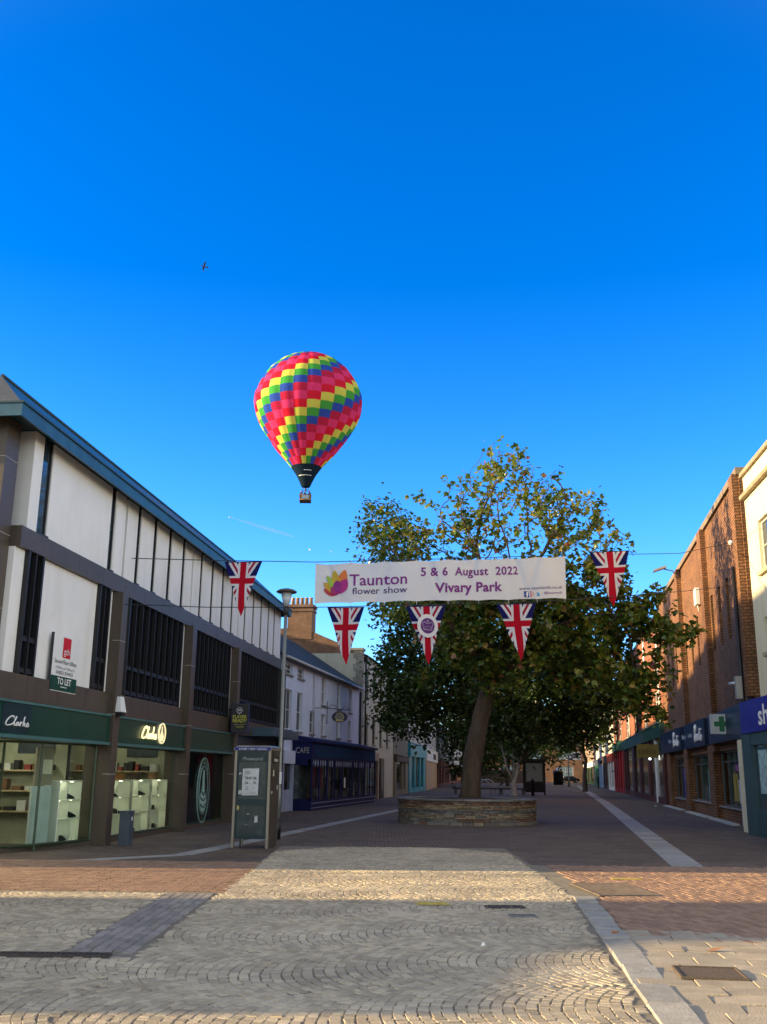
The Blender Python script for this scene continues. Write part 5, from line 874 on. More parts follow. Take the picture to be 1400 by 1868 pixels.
on_ban(PUR, 'Taunton', 638, 741, 1068, .32, .012); on_ban(DPU, 'flower show', 643, 741, 1084, .19, .004); on_ban(PUR, '5 & 6  August  2022', 767, 947, 1051, .245, .022, 1.08); on_ban(PUR, 'Vivary Park', 793, 918, 1081, .28, .03, 1.05); on_ban(DPU, 'www.tauntonfs.co.uk', 948, 1025, 1076, .09); on_ban(PUR, '@tauntonfs', 991, 1025, 1084, .075)
# lotus emblem of overlapping petals
ox, oz = BPL.uz(613, 1080); ox -= sTL
for i, (an, ln, wd, c) in enumerate(((172, .43, .2, (.42, .03, .05)), (152, .5, .17, (.5, .3, .03)), (128, .56, .17, (.25, .42, .05)), (104, .62, .18, (.5, .36, .03)), (76, .66, .23, (.6, .16, .04)), (150, .26, .2, (.3, .01, .14)), (100, .34, .22, (.22, .01, .2)), (62, .44, .22, (.35, .01, .2)))):
    a = R(an); P = []
    for k in range(15):
        u_ = k/14; hw = wd*.62*math.sin(math.pi*min(1, u_*.92+.04))**.8; P.append((u_*ln, hw))
    out = P+[(x, -y) for x, y in P[::-1]]
    V_ = [(ox+.1+x*math.cos(a)-y*math.sin(a), oz-.02+x*math.sin(a)+y*math.cos(a)) for x, y in out]
    m_ = MB(); m_.add([(x, float(wave(x, z))-.014-.003*i, z) for x, z in V_], [tuple(range(len(V_)))]); m_.build('petal', M('petal_%s' % ['red', 'amber', 'lime', 'gold', 'orange', 'magenta', 'violet', 'pink'][i], c, .6, .05), BAN)
# small social icons at the end of the banner
def icon(px0, px1, py0, py1, m, parts):
    x0, z0 = BPL.uz(px0, py1); x1, z1 = BPL.uz(px1, py0); x0 -= sTL; x1 -= sTL; b = MB()
    for k, poly in enumerate(parts): b.add([(x0+(x1-x0)*u_, float(wave(x0, z0))-.014-.004*k, z0+(z1-z0)*v_) for u_, v_ in poly], [tuple(range(len(poly)))], k)
    b.build('icon', m, BAN)
SQ = [(0, 0), (1, 0), (1, 1), (0, 1)]; ci = lambda r: [(.5+r*math.cos(2*math.pi*k/16), .5+r*math.sin(2*math.pi*k/16)) for k in range(16)]
icon(957, 966, 1079, 1089, [M('icon_blue', (.02, .06, .3), .6), LETTER], [SQ, [(.5, 0), (.68, 0), (.68, .42), (.88, .42), (.88, .56), (.68, .56), (.68, .75), (.9, .78), (.9, .92), (.5, .88), (.5, .56), (.36, .56), (.36, .42), (.5, .42)]])
icon(968, 977, 1079, 1089, [M('icon_pink', (.45, .05, .12), .6), LETTER, bpy.data.materials['icon_pink'], LETTER, bpy.data.materials['icon_pink']], [SQ, [(.14, .14), (.86, .14), (.86, .86), (.14, .86)], [(.22, .22), (.78, .22), (.78, .78), (.22, .78)], ci(.22), ci(.13)])
icon(978, 988, 1079, 1089, [M('icon_sky', (.03, .3, .6), .6)], [[(.0, .15), (.35, .1), (.7, .25), (.88, .6), (1, .8), (.85, .78), (.7, .9), (.5, .8), (.5, .65), (.25, .7), (.05, .88), (.08, .5), (.2, .35), (.1, .3)]])
# pennants
def flag_mat(W_, H_):
    m, n, b, L = nodes('union_pennant_cloth'); n.nodes.remove(b); out = n.nodes['Material Output']
    uv = n.nodes.new('ShaderNodeUVMap'); sp = n.nodes.new('ShaderNodeSeparateXYZ'); L.new(uv.outputs[0], sp.inputs[0])
    def mt(op, a, b_=None):
        q = n.nodes.new('ShaderNodeMath'); q.operation = op
        for i, v_ in enumerate((a, b_)):
            if v_ is None: continue
            if isinstance(v_, (int, float)): q.inputs[i].default_value = v_
            else: L.new(v_, q.inputs[i])
        return q.outputs[0]
    ax = mt('ABSOLUTE', sp.outputs[0]); az = mt('ABSOLUTE', mt('ADD', sp.outputs[1], .345*H_)); dg = mt('ABSOLUTE', mt('SUBTRACT', mt('MULTIPLY', ax, .86), mt('MULTIPLY', az, .51)))
    wd = mt('LESS_THAN', dg, .095*W_); rd = mt('LESS_THAN', dg, .03*W_)
    wc = mt('MAXIMUM', mt('LESS_THAN', ax, .14*W_), mt('LESS_THAN', az, .135*W_)); rc = mt('MAXIMUM', mt('LESS_THAN', ax, .082*W_), mt('LESS_THAN', az, .078*W_))
    col = None; prev = (.018, .018, .11, 1)
    for fac, c in ((wd, (.74, .72, .74, 1)), (rd, (.4, .02, .05, 1)), (wc, (.74, .72, .74, 1)), (rc, (.5, .012, .03, 1))):
        x = n.nodes.new('ShaderNodeMixRGB'); L.new(fac, x.inputs[0]); x.inputs[2].default_value = c
        if col is None: x.inputs[1].default_value = prev
        else: L.new(col, x.inputs[1])
        col = x.outputs[0]
    d = n.nodes.new('ShaderNodeBsdfDiffuse'); t_ = n.nodes.new('ShaderNodeBsdfTranslucent'); s_ = n.nodes.new('ShaderNodeMixShader'); s_.inputs[0].default_value = .35; L.new(col, d.inputs[0]); L.new(col, t_.inputs[0]); L.new(d.outputs[0], s_.inputs[1]); L.new(t_.outputs[0], s_.inputs[2]); L.new(s_.outputs[0], out.inputs[0]); return m
FM_ = flag_mat(1.0, 1.5)
def pennant(a, b, tip, label, seed, crest=False):
    (s0, z0), (s1, z1), (s2, z2) = [BPL.uz(*p) for p in (a, b, tip)]; sc, zc = (s0+s1)/2, (z0+z1)/2; t = thing('pennant', label, 'flag', Bw(sc, zc, -.03), BRZ, 'union flag pennants hanging from the cables')
    N, K = 26, 14; vs, uvs = [], []; rs = random.Random(seed); p1, p2 = rs.uniform(0, 6), rs.uniform(0, 6)
    for i in range(N+1):
        q = i/N
        for k in range(K+1):
            e = k/K; xl, zl = s0+(s2-s0)*q, z0+(z2-z0)*q; xr_, zr = s1+(s2-s1)*q, z1+(z2-z1)*q; x, z = xl+(xr_-xl)*e-sc, zl+(zr-zl)*e-zc
            vs.append((x, .045*q*math.sin(4*q+p1)+.03*math.sin(7*x+5*q+p2)*min(1, q*3), z)); uvs.append(((e-.5)*(1-q)*1.0, -q*1.5))
    fs = [(i*(K+1)+k, (i+1)*(K+1)+k, (i+1)*(K+1)+k+1, i*(K+1)+k+1) for i in range(N) for k in range(K)]
    mb = MB(); mb.add(vs, fs, 0, True); o = mb.build('cloth', FM_, t); uvl = o.data.uv_layers.new(name='UVMap')
    for lp in o.data.loops: uvl.data[lp.index].uv = uvs[lp.vertex_index]
    MB().tube([(s0-sc, 0, z0-zc+.0), (s1-sc, 0, z1-zc+.0)], .012, 6).build('hem', NAVY, t)
    if crest:
        zz = (z2-zc)*.345; w_ = s1-s0; c1 = MB(); disc_xz(c1, 0, zz, .26*w_, .26*w_, -.075, 32); c1.build('roundel', M('crest_white', (.68, .67, .72), .7, .06, 12), t); c2 = MB(); disc_xz(c2, 0, zz, .175*w_, .175*w_, -.08, 32); c2.build('crest_ground', M('crest_purple', (.09, .015, .16), .6, .1), t)
        k_ = w_*.17; cr = MB(); P = lambda x, z: (x*k_, -.086, zz+z*k_)
        cr.tube([P(-.58, -.55), P(.58, -.55)], .009, 5).tube([P(-.6, -.35), P(-.78, .4), P(-.55, .5), P(-.3, .35), P(0, .3), P(.3, .35), P(.55, .5), P(.78, .4), P(.6, -.35)], .009, 5).tube([P(-.6, -.35), P(-.45, -.05), P(-.3, -.3), P(-.15, -.02), P(0, -.25), P(.15, -.02), P(.3, -.3), P(.45, -.05), P(.6, -.35)], .008, 5).tube([P(-.15, .6), P(0, .75), P(.15, .6), P(0, .45), P(-.15, .6)], .008, 5).tube([P(-.58, -.55), P(-.6, -.35)], .008, 5).tube([P(.58, -.55), P(.6, -.35)], .008, 5)
        for x in (-.35, 0, .35): cr.tube([P(x-.08, -.45), P(x, -.38), P(x+.08, -.45), P(x, -.52), P(x-.08, -.45)], .006, 4)
        cr.build('crown_emblem', M('crest_lilac', (.55, .42, .62), .6), t)
    return t
pennant((410, 1026), (478, 1025), (438, 1126), 'union flag pennant hanging over the white panels of the office block, leftmost of the row', 1)
pennant((597, 1109), (664, 1108), (630, 1214), 'union flag pennant hanging below the left end of the banner', 2)
pennant((741, 1107), (813, 1105), (781, 1213), 'union flag pennant with a purple crown roundel below the middle of the banner', 3, True)
pennant((905, 1103), (977, 1101), (949, 1207), 'union flag pennant hanging below the right part of the banner in front of the tree', 4)
pennant((1074, 1008), (1147, 1005), (1120, 1107), 'union flag pennant hanging from the upper cable right of the banner', 5)

# ================================================================ BALLOON, BIRDS, AIRCRAFT
BY = 163.; bc = atY(563, 733, BY); BRr = 98.5/1830*np.linalg.norm(bc-EYE)*.985
BAL = thing('hot_air_balloon', 'hot air balloon with spiralling red, pink, yellow, green and blue checks above the street', 'balloon', bc.tolist(), R(3))
prof = [(0, .87), (.2, .855), (.4, .795), (.57, .7), (.75, .54), (.9, .32), (.98, .12), (1.0, -.05), (.975, -.2), (.91, -.37), (.8, -.56), (.675, -.74), (.53, -.93), (.4, -1.07), (.275, -1.21), (.17, -1.36), (.07, -1.57)]
pr = np.array(prof)*np.array([1, 1.06]); sg = np.concatenate([[0], np.cumsum(np.linalg.norm(np.diff(pr, axis=0), axis=1))]); iS = 14
def pat(s_): # smooth sampling along the meridian
    return np.interp(s_, sg, pr[:, 0]), np.interp(s_, sg, pr[:, 1])
def meridian(s_):
    w_ = [(-.05, .25), (0, .5), (.05, .25)]; r = z = 0
    for d_, k_ in w_: a_, b_ = pat(np.clip(s_+d_, 0, sg[-1])); r += a_*k_; z += b_*k_
    return r, z
G_, SUB, ROWS, RS = 24, 4, 20, 3
def gores(s0, s1, rows, colf, mats, name, parent, bulge=.03, subs=RS):
    mb = MB(); nr = rows*subs; nc = G_*SUB; vs = []
    for i in range(nr+1):
        r, z = meridian(s0+(s1-s0)*i/nr)
        if s0 == 0 and i == 0: r = .001
        for j in range(nc): ph = (j % SUB)/SUB; rb = r*(1+bulge*(math.sin(math.pi*ph)-.6)*min(1, r*2)); a = 2*math.pi*j/nc; vs.append((BRr*rb*math.cos(a), BRr*rb*math.sin(a), BRr*z))
    o = len(mb.v); mb.v = vs
    for i in range(nr):
        for j in range(nc): mb.f.append([i*nc+j, (i+1)*nc+j, (i+1)*nc+(j+1) % nc, i*nc+(j+1) % nc]); mb.m.append(colf(i//subs, j//SUB)); mb.sm.append(True)
    return mb.build(name, mats, parent)
BC = [thin('balloon_'+n_, c, .4, var=.04) for n_, c in (('yellow', (.66, .74, .13)), ('green', (.07, .42, .08)), ('blue', (.04, .1, .52)), ('crimson', (.52, .03, .09)), ('pink', (.76, .06, .22)), ('scarlet', (.7, .025, .06)))]
PHASE = 0
gores(0, sg[iS], ROWS, lambda r, c: (r-0+c+PHASE) % 6, BC, 'envelope', BAL)
gores(sg[iS], sg[-1], 3, lambda r, c: 0, [thin('balloon_skirt_navy', (.014, .03, .05), .25)], 'skirt', BAL, .02, 3)
mb = MB()
for k in range(9):
    a = R(-140+k*10); s_ = sg[iS]+(sg[-1]-sg[iS])*.52; r, z = meridian(s_); a2 = a+R(6); r *= 1.04; mb.add([(BRr*r*math.cos(a), BRr*r*math.sin(a), BRr*z), (BRr*r*math.cos(a2), BRr*r*math.sin(a2), BRr*z), (BRr*r*math.cos(a2), BRr*r*math.sin(a2), BRr*z+.12), (BRr*r*math.cos(a), BRr*r*math.sin(a), BRr*z+.12)], [(0, 1, 2, 3)])
for k in range(5):
    a = R(-100+k*8); s_ = sg[iS]+(sg[-1]-sg[iS])*.3; r, z = meridian(s_); a2 = a+R(6); r *= 1.04; mb.add([(BRr*r*math.cos(a), BRr*r*math.sin(a), BRr*z), (BRr*r*math.cos(a2), BRr*r*math.sin(a2), BRr*z), (BRr*r*math.cos(a2), BRr*r*math.sin(a2), BRr*z+.1), (BRr*r*math.cos(a), BRr*r*math.sin(a), BRr*z+.1)], [(0, 1, 2, 3)])
mb.build('skirt_lettering', LETTER, BAL)
zb_ = BRr*pr[-1, 1]; BK = zb_-2.55
WICK = M('wicker_basket', (.2, .1, .05), .8, .3, 9, bump=.4, bscale=40)
bk = MB(); bw_ = .98
bk.hexa([(-bw_*.95, -.7, BK), (bw_*.95, -.7, BK), (bw_*.95, .7, BK), (-bw_*.95, .7, BK)], [(-bw_, -.75, BK+.22), (bw_, -.75, BK+.22), (bw_, .75, BK+.22), (-bw_, .75, BK+.22)], 1)
for (x0, x1, y0, y1) in ((-bw_, bw_, -.75, -.68), (-bw_, bw_, .68, .75), (-bw_, -bw_+.07, -.68, .68), (bw_-.07, bw_, -.68, .68)): bk.box(x0, x1, y0, y1, BK+.22, BK+1.15)
bk.tube([(-bw_, -.72, BK+1.17), (bw_, -.72, BK+1.17), (bw_, .72, BK+1.17), (-bw_, .72, BK+1.17), (-bw_, -.72, BK+1.17)], .06, 6).tube([(-bw_, -.76, BK+.3), (bw_, -.76, BK+.3)], .045, 6, 2).build('basket', [WICK, M('dark_basket_base', (.02, .015, .012), .8), M('tan_leather', (.4, .24, .12), .7)], BAL)
MB().box(-.6, .6, -.79, -.755, BK+.42, BK+1.05).build('basket_panel', M('grey_panel', (.3, .38, .42), .6), BAL)
MB().tube([(-.62, -.5, BK+1.15), (-.55, -.45, BK+2.05)], .045, 6).tube([(.62, -.5, BK+1.15), (.55, -.45, BK+2.05)], .045, 6).tube([(-.62, .5, BK+1.15), (-.55, .45, BK+2.05)], .045, 6).tube([(.62, .5, BK+1.15), (.55, .45, BK+2.05)], .045, 6).tube([(-.55, -.45, BK+2.05), (.55, -.45, BK+2.05), (.55, .45, BK+2.05), (-.55, .45, BK+2.05), (-.55, -.45, BK+2.05)], .035, 6).build('burner_frame', CHARCOAL, BAL)
MB().lathe([(.1, 0), (.16, .08), (.16, .4), (.06, .5)], 10, (0, 0, BK+1.95)).build('burner', CHARCOAL, BAL)
rp = MB()
for a in (45, 135, 225, 315): rp.tube([(.78*math.cos(R(a)), .64*math.sin(R(a)), BK+2.05), (BRr*.07*math.cos(R(a)), BRr*.07*math.sin(R(a)), zb_)], .02, 4)
rp.build('rope', CHARCOAL, BAL)
for (x, y, lab, c) in ((-.72, -.35, 'balloon passenger in dark clothes at the left side of the basket', (.02, .02, .025)), (-.08, -.3, 'balloon pilot in dark jacket standing in the middle of the basket', (.03, .025, .04)), (.72, -.3, 'balloon passenger in navy clothes at the right side of the basket', (.015, .02, .05))):
    figure('person', (bc[0]+x, bc[1]+y, bc[2]+BK+.22), 0, M('clothes_%d' % int(c[2]*1000), c, .8), lab, .92)
def bird(label, pos, span, col, rz, flap, roll=0., cat='bird', group=None):
    mb = MB(); n = 9; h = span/2
    mb.lathe([(.002, -.32), (.05, -.22), (.075, -.05), (.07, .1), (.045, .22), (.05, .28), (.03, .34), (.006, .4)], 8)
    for v_ in range(len(mb.v)): x, y, z = mb.v[v_]; mb.v[v_] = (x*span*.7, z*span*.75, y*span*.7)
    for s_ in (-1, 1):
        P = [(.04, .12, 0), (.45, .2, .16*flap), (1.0, -.12, .05*flap), (.5, -.06, .15*flap), (.04, -.14, 0)]
        top = [(s_*x*h, y*span*.6, z*span+.012*span) for x, y, z in P]; bot = [(x, y, z-.02*span) for x, y, z in top]
        f = [(0, 1, 3, 4), (1, 2, 3), (9, 8, 6, 5), (8, 7, 6)]+[(i, 5+i, 5+(i+1) % 5, (i+1) % 5) for i in range(5)]; mb.add(top+bot, f)
    mb.add([(-.06*span, -.22*span, 0), (.06*span, -.22*span, 0), (.09*span, -.36*span, 0), (-.09*span, -.36*span, 0), (0, -.3*span, .02*span)], [(0, 1, 4), (1, 2, 4), (2, 3, 4), (3, 0, 4)])
    o = mb.build('bird', col); o.location = [float(c) for c in pos]; o.rotation_euler = (.3, roll, rz); return tag(o, label, cat, group)
bird('dark bird gliding high in the blue sky above and left of the balloon', atY(373, 486, 62), .78, M('brown_feathers', (.07, .055, .05), .8), R(120), 1, R(50))
GF = M('white_feathers', (.75, .75, .76), .8)
bird('tiny white gull below the balloon, just left of the basket line', atY(565, 1003, 120), .55, GF, R(60), 1.2, R(15)); bird('tiny white gull below and right of the balloon, close to the banner', atY(604, 1007, 120), .55, GF, R(100), 1, R(-10))
pa = atY(421, 944, 1500); pb = atY(538, 980, 1700)
t = thing('aircraft', 'tiny white aircraft high over the left roofs drawing a faint trail', 'aircraft', pa.tolist(), R(165)); MB().tube([(-3.2, 0, 0), (-2.6, 0, 0), (2.4, 0, .1), (3.4, 0, .3)], [.1, .45, .4, .1], 10).build('fuselage', GF, t); MB().add([(-.6, 0, -.1), (1, 0, -.1), (1.6, 3.2, 0), (1.0, 3.2, 0), (-.6, 0, .1), (1, 0, .1), (1.6, 3.2, .1), (1.0, 3.2, .1), (1.6, -3.2, 0), (1.0, -3.2, 0), (1.6, -3.2, .1), (1.0, -3.2, .1)], [(0, 1, 2, 3), (4, 7, 6, 5), (1, 0, 9, 8), (5, 10, 11, 4)]).build('wing', GF, t); MB().box(2.7, 3.4, -.06, .06, .2, 1.2).build('tail_fin', GF, t)
m, n, b, L = nodes('thin_vapour'); b.inputs['Base Color'].default_value = (.9, .92, .95, 1); b.inputs['Alpha'].default_value = .12; b.inputs['Roughness'].default_value = 1
pts = [pa+(pb-pa)*k for k in (.03, .3, .6, .85, 1)]; tag(MB().tube(pts, [.5, 2.2, 3.2, 2.5, .3], 10).build('vapour_trail', m), kind='stuff')

# ================================================================ TREES
def grow(trunk, att, step, kill, bias=(0, 0, .05), maxit=400, infl=1e9):
    """space colonisation: trunk is a list of polylines sharing a base; returns node positions and parents"""
    P, par = [], []
    for poly, root in trunk:
        last = root
        for q in poly: P.append(np.array(q, float)); par.append(last); last = len(P)-1
    P = np.array(P); par = list(par); A = np.array(att); b = np.array(bias)
    D = np.linalg.norm(A[:, None]-P[None], axis=2); near = D.argmin(1); dist = D.min(1)
    for it in range(maxit):
        if len(A) == 0: break
        ok = dist < infl; 
        if not ok.any(): break
        dirs = np.zeros_like(P); d = A[ok]-P[near[ok]]; d /= np.linalg.norm(d, axis=1)[:, None]+1e-9; np.add.at(dirs, near[ok], d)
        act = np.unique(near[ok]); v = dirs[act]; v /= np.linalg.norm(v, axis=1)[:, None]+1e-9; v = v+b+rng.normal(0, .12, v.shape); v /= np.linalg.norm(v, axis=1)[:, None]
        new = P[act]+v*step; n0 = len(P); P = np.vstack([P, new]); par += act.tolist()
        D = np.linalg.norm(A[:, None]-new[None], axis=2); j = D.argmin(1); dm = D.min(1); up = dm < dist; near[up] = n0+j[up]; dist[up] = dm[up]
        keep = dist > kill; A, near, dist = A[keep], near[keep], dist[keep]
    return P, np.array(par)
def skeleton(P, par, r0, expo, base_r, ntrunk):
    n = len(P); ch = [[] for _ in range(n)]
    for i, p in enumerate(par):
        if p >= 0: ch[p].append(i)
    r = np.zeros(n)
    for i in range(n-1, -1, -1): pass
    order = []; st = [i for i in range(n) if par[i] < 0]
    while st: i = st.pop(); order.append(i); st += ch[i]
    for i in reversed(order): r[i] = r0 if not ch[i] else sum(r[c]**expo for c in ch[i])**(1/expo)
    k = base_r*.62/r[order[0]]
    r = np.where(r > r0*3, r*(1+(k-1)*np.clip((r-r0*3)/(r[order[0]]-r0*3), 0, 1)), r)
    for j in range(ntrunk): r[j] = max(r[j]*0+base_r*(1-.42*j/max(1, ntrunk-1)), max([r[c] for c in ch[j] if c >= ntrunk]+[0])*.9)
    return ch, r
def wood(name, P, par, ch, r, m, parent, minr=.0):
    mb = MB(); starts = [(i, None) for i in range(len(P)) if par[i] < 0]
    while starts:
        i, frm = starts.pop(); line = [i] if frm is None else [frm, i]
        while ch[line[-1]]:
            c = sorted(ch[line[-1]], key=lambda q: -r[q]); line.append(c[0]); starts += [(q, line[-2]) for q in c[1:]]
        if r[line[min(1, len(line)-1)]] < minr: continue
        rad = [float(r[q]) for q in line]; 
        if frm is not None: rad[0] = rad[1]
        nn = 10 if rad[0] > .12 else (6 if rad[0] > .04 else 4); pts = [P[q] for q in line]
        if rad[0] > .12:   # big limbs: knotty, uneven bark
            k = next((i for i, v in enumerate(rad) if v < .1), len(rad)); p2, r2 = [], []
            for i in range(len(pts)-1):
                n_ = max(1, int(np.linalg.norm(pts[i+1]-pts[i])/.12)) if i < k else 1
                for j in range(n_): f = j/n_; p2.append(pts[i]*(1-f)+pts[i+1]*f); r2.append(rad[i]*(1-f)+rad[i+1]*f)
            p2.append(pts[-1]); r2.append(rad[-1]); nn = 18; o0 = len(mb.v); mb.tube(p2, r2, nn); ph = rng.uniform(0, 6, 4)
            for i in range(len(p2)):
                for j in range(nn):
                    a = 2*math.pi*j/nn; z = i*.12; w_ = .05*math.sin(3*a+z*1.1+ph[0])+.045*math.sin(5*a-z*1.7+ph[1])+.04*math.sin(2*a+z*4+ph[2])+.03*rng.normal()
                    if i == 0: w_ += .12
                    v = mb.v[o0+i*nn+j]; c = p2[i]; mb.v[o0+i*nn+j] = tuple(c+(np.array(v)-c)*(1+w_))
            continue
        mb.tube(pts, rad, nn)
    return mb.build(name, m, parent)
LEAF = np.array([(0, -.1, 0), (.42, .05, .06), (.5, .45, -.02), (.22, .55, .04), (0, 1.0, -.06), (-.22, .55, .04), (-.5, .45, -.02), (-.42, .05, .06), (0, .4, .1)]); LF = [(0, 1, 8), (1, 2, 8), (2, 3, 8), (3, 4, 8), (4, 5, 8), (5, 6, 8), (6, 7, 8), (7, 0, 8)]
SMALL = np.array([(0, 0, 0), (.28, .45, .06), (0, 1, -.05), (-.28, .45, .06)]); SF = [(0, 1, 2), (0, 2, 3)]
def foliage(name, pos, size, m, parent, shape='maple', droop=.3):
    V0, F0 = (LEAF, LF) if shape == 'maple' else (SMALL, SF); n = len(pos); k = len(V0)
    nrm = rng.normal(0, 1, (n, 3)); nrm[:, 2] = np.abs(nrm[:, 2])+.45; nrm /= np.linalg.norm(nrm, axis=1)[:, None]
    ax = rng.normal(0, 1, (n, 3)); ax[:, 2] -= droop; ax -= nrm*(ax*nrm).sum(1)[:, None]; ax /= np.linalg.norm(ax, axis=1)[:, None]; sx = np.cross(ax, nrm); s_ = size*rng.uniform(.65, 1.25, n)
    V = pos[:, None]+s_[:, None, None]*(V0[None, :, 0:1]*sx[:, None]+V0[None, :, 1:2]*ax[:, None]+V0[None, :, 2:3]*nrm[:, None])
    F = (np.array(F0)[None]+k*np.arange(n)[:, None, None]).reshape(-1, 3)
    me = bpy.data.meshes.new(name); me.from_pydata(V.reshape(-1, 3).tolist(), [], F.tolist()); me.materials.append(m); me.update(); o = bpy.data.objects.new(name, me); COL.objects.link(o); o.parent = parent; return o
def crown_points(ells, nclump, per, spread):
    """attraction points in clumps inside ellipsoids (centre, radii, weight)"""
    wt = np.array([e[2] for e in ells], float); wt /= wt.sum(); out, dens = [], []
    for _ in range(nclump):
        c, r, _w = ells[rng.choice(len(ells), p=wt)]; v = rng.normal(0, 1, 3); v /= np.linalg.norm(v); rad = rng.uniform(.25, 1)**.5; q = np.array(c)+v*rad*np.array(r); out.append(q+rng.normal(0, spread, (per, 3)))
    return np.vstack(out)
def tree(name, label, group, base, trunk, ells, nclump, per, spread, step, kill, base_r, wm, lm, leaf, density, shape='maple', r0=.008, expo=2.3, twig=.03, lspread=.22, bald=0., minr=0.):
    t = thing(name, label, 'tree', base, 0, group); b0 = np.array(base)
    tr = [([np.array(q)-b0 for q in poly], root) for poly, root in trunk]; E_l = [(np.array(c)-b0, r, w_) for c, r, w_ in ells]
    P, par = grow(tr, crown_points(E_l, nclump, per, spread), step, kill); ch, r = skeleton(P, par, r0, expo, base_r, len(tr[0][0])); wood('trunk', P, par, ch, r, wm, t, minr)
    tw = np.where((r < twig))[0]; nz = np.sin(P[:, 0]*1.9+1)*np.sin(P[:, 1]*1.7+2)*np.sin(P[:, 2]*2.1)   # clumps and bare patches
    pos = []
    for i in tw:
        q = P[i]; dn = density(q+b0)*(1.0 if nz[i] > bald-.35 else .15); k_ = rng.poisson(dn)
        if k_: pos.append(q+rng.normal(0, lspread, (k_, 3)))
    pos = np.vstack(pos); foliage('crown', pos, leaf, lm, t, shape); return t, len(pos)
BARK = M('grey_brown_bark', (.08, .054, .036), .9, .5, 3, bump=1.0, bscale=7, stretch=(1, 1, .3)); BIRCH = M('pale_birch_bark', (.3, .29, .26), .8, .35, 6, bump=.4, bscale=14); DARKBARK = M('dark_bark', (.07, .055, .045), .9, .3, 4, bump=.6)
MAPLE = thin('maple_leaf', None, .4, hue=[(0, (.04, .09, .014)), (.3, (.075, .135, .016)), (.65, (.17, .2, .022)), (.9, (.26, .24, .035)), (.965, (.26, .16, .04)), (1, (.33, .1, .06))], gloss=.05)
LIME = thin('dark_leaf', None, .35, hue=[(0, (.025, .05, .012)), (.5, (.04, .075, .014)), (1, (.07, .1, .016))], gloss=.04)
OLIVE = thin('olive_leaf', None, .4, hue=[(0, (.05, .085, .015)), (.6, (.09, .12, .02)), (1, (.17, .15, .03))], gloss=.04)
q = lambda x, y, Y: atY(x, y, Y).tolist()
TY = 36.75; b0 = q(857, 1452, TY); b0[2] = .82
main_trunk = [([b0, q(862, 1400, TY), q(872, 1340, TY), q(884, 1280, TY), q(898, 1235, TY), q(905, 1205, TY)], -1), ([q(930, 1160, TY-.3), q(950, 1110, TY-.5), q(965, 1060, TY-.6)], 5), ([q(893, 1165, TY+.3), q(885, 1110, TY+.5), q(880, 1050, TY+.6)], 5), ([q(985, 1160, TY-.6), q(1050, 1130, TY-1.0), q(1115, 1120, TY-1.6)], 6), ([q(840, 1160, TY-.4), q(800, 1120, TY-.6)], 4)]
ells = [(q(935, 965, TY), (2.9, 3.0, 3.1), 5), (q(1065, 1015, TY), (1.7, 2.4, 1.9), 1.8), (q(850, 1010, TY), (1.2, 2.2, 2.0), 1.0), (q(1040, 1140, TY-.8), (2.6, 2.6, 1.7), 2.6), (q(1185, 1140, TY-2.2), (.9, 1.0, .9), .8), (q(1150, 1255, TY-2), (1.2, 1.0, .6), .7), (q(900, 1160, TY), (3.0, 2.6, 1.5), 2.4), (q(735, 990, TY+1), (.85, 1.1, .9), 1.1)]
def dm(p): return 6+21*(p[2] < 8.9)-2*(9.5 < p[2] < 12.5 and 3 < p[0] < 6.5)
_, n1 = tree('plane_tree', 'big half bare olive leaved tree growing from the round stone planter behind the banner', None, b0, main_trunk, ells, 300, 9, .42, .26, .34, .37, BARK, MAPLE, .2, dm, bald=.36, minr=0., r0=.011, lspread=.16)
Y2 = 56.; b2 = q(858, 1470, Y2); b2[2] = 0
_, n2 = tree('street_tree', 'dense dark green tree with hanging branches left of the planter tree', None, b2, [([b2, q(868, 1380, Y2), q(862, 1300, Y2), q(830, 1220, Y2), q(785, 1130, Y2), q(745, 1040, Y2)], -1)], [(q(712, 985, Y2), (1.6, 1.6, 1.7), 1.4), (q(758, 1110, Y2), (2.0, 2.2, 2.2), 2), (q(785, 1215, Y2), (2.8, 2.6, 2.9), 4), (q(755, 1295, Y2-1), (1.6, 1.5, 1.1), 1.2), (q(840, 1230, Y2), (1.9, 2, 2.4), 1.4)], 230, 8, .55, .4,   .5, .17, DARKBARK, LIME, .3, lambda p: 26 if p[2] < 11 else 16, bald=.0, shape='small', twig=.04, lspread=.32, r0=.011)
Y3 = 80.; b3 = q(938, 1455, Y3); b3[2] = 0
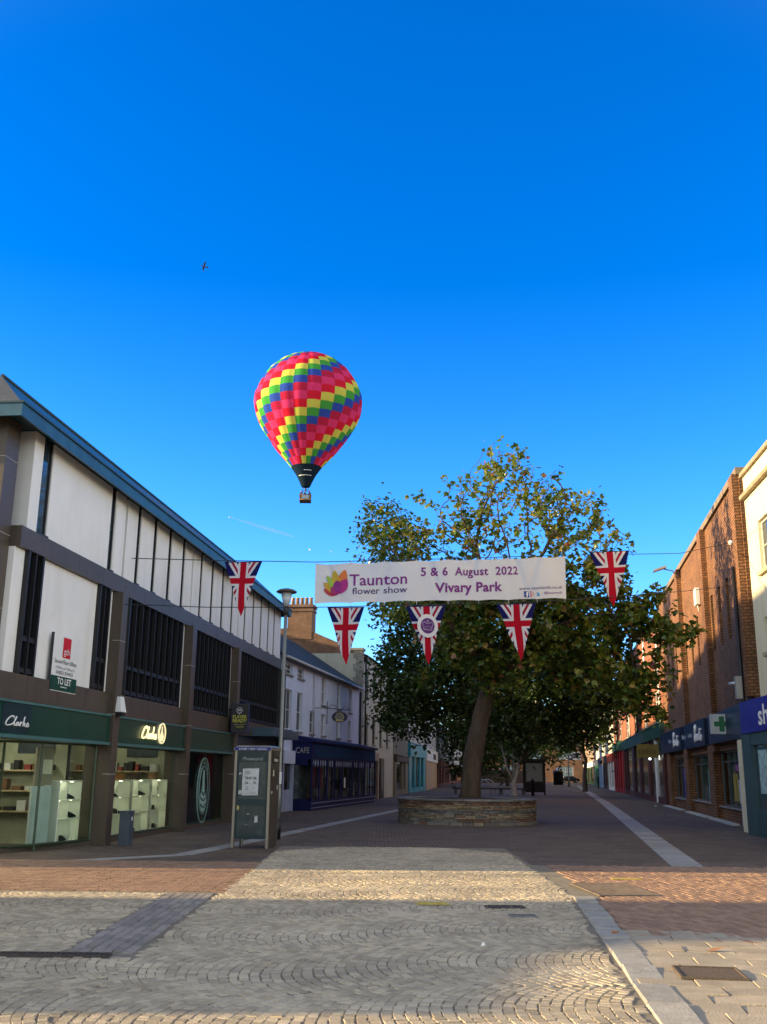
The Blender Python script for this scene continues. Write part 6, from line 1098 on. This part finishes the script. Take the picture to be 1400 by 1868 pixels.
_, n3 = tree('birch_tree', 'dark green multi stemmed tree with slender pale trunks right behind the planter', None, b3, [([b3, [b3[0], b3[1], 1.0]], -1), ([q(948, 1390, Y3), q(968, 1330, Y3), q(990, 1260, Y3), q(1002, 1200, Y3)], 1), ([q(938, 1380, Y3), q(937, 1310, Y3), q(938, 1240, Y3)], 1), ([q(925, 1400, Y3), q(912, 1350, Y3), q(900, 1290, Y3)], 1)], [(q(985, 1210, Y3), (4.6, 3.5, 3.4), 5), (q(1060, 1270, Y3), (2.8, 2.2, 3.2), 2.8), (q(915, 1250, Y3), (3, 2.6, 3.2), 3), (q(985, 1320, Y3), (3.4, 2.2, 1.4), 1.5)], 230, 8, .65, .5, .6, .3, BIRCH, LIME, .42, lambda p: 26, bald=.0, shape='small', twig=.045, lspread=.42, r0=.013)
for i, (px, py, Y, rad, lm, lab) in enumerate(((872, 1330, 132, (4.5, 4, 4.5), LIME, 'dark round tree far down the street behind the leaning trunk'), (925, 1335, 150, (5, 4.5, 4.8), LIME, 'dark tree in the middle distance beneath the birch'), (985, 1330, 172, (6, 5, 5.5), LIME, 'dark tree in front of the brick house at the street end'), (846, 1372, 215, (4, 4, 5), OLIVE, 'sunlit yellow green tree at the far left end of the street'), (1062, 1292, 108, (2.9, 2.5, 3.4), LIME, 'dark green tree leaning in front of the far right shops'))):
    c = atY(px, py, Y); b = [c[0], Y, 0]; tree('street_tree', lab, None, b, [([b, [c[0], Y, 1.5], [c[0]+.2, Y, 3.2]], -1)], [(c.tolist(), rad, 1)], 70, 6, .8, .9, 1.1, .28, DARKBARK, lm, .62, lambda p: 34, shape='small', twig=.08, lspread=.8, r0=.03, bald=.0)
tree('shade_tree', 'tall tree behind the rear block, outside the left edge', None, [-37, 38, 0], [([[-37, 38, 0], [-37, 38, 8], [-36.5, 38, 14]], -1)], [([-36, 38, 18.6], (3, 4.5, 2.2), 1)], 60, 8, .6, .6, .7, .35, DARKBARK, LIME, .32, lambda p: 3.0, shape='small', twig=.05, lspread=.45, r0=.012)
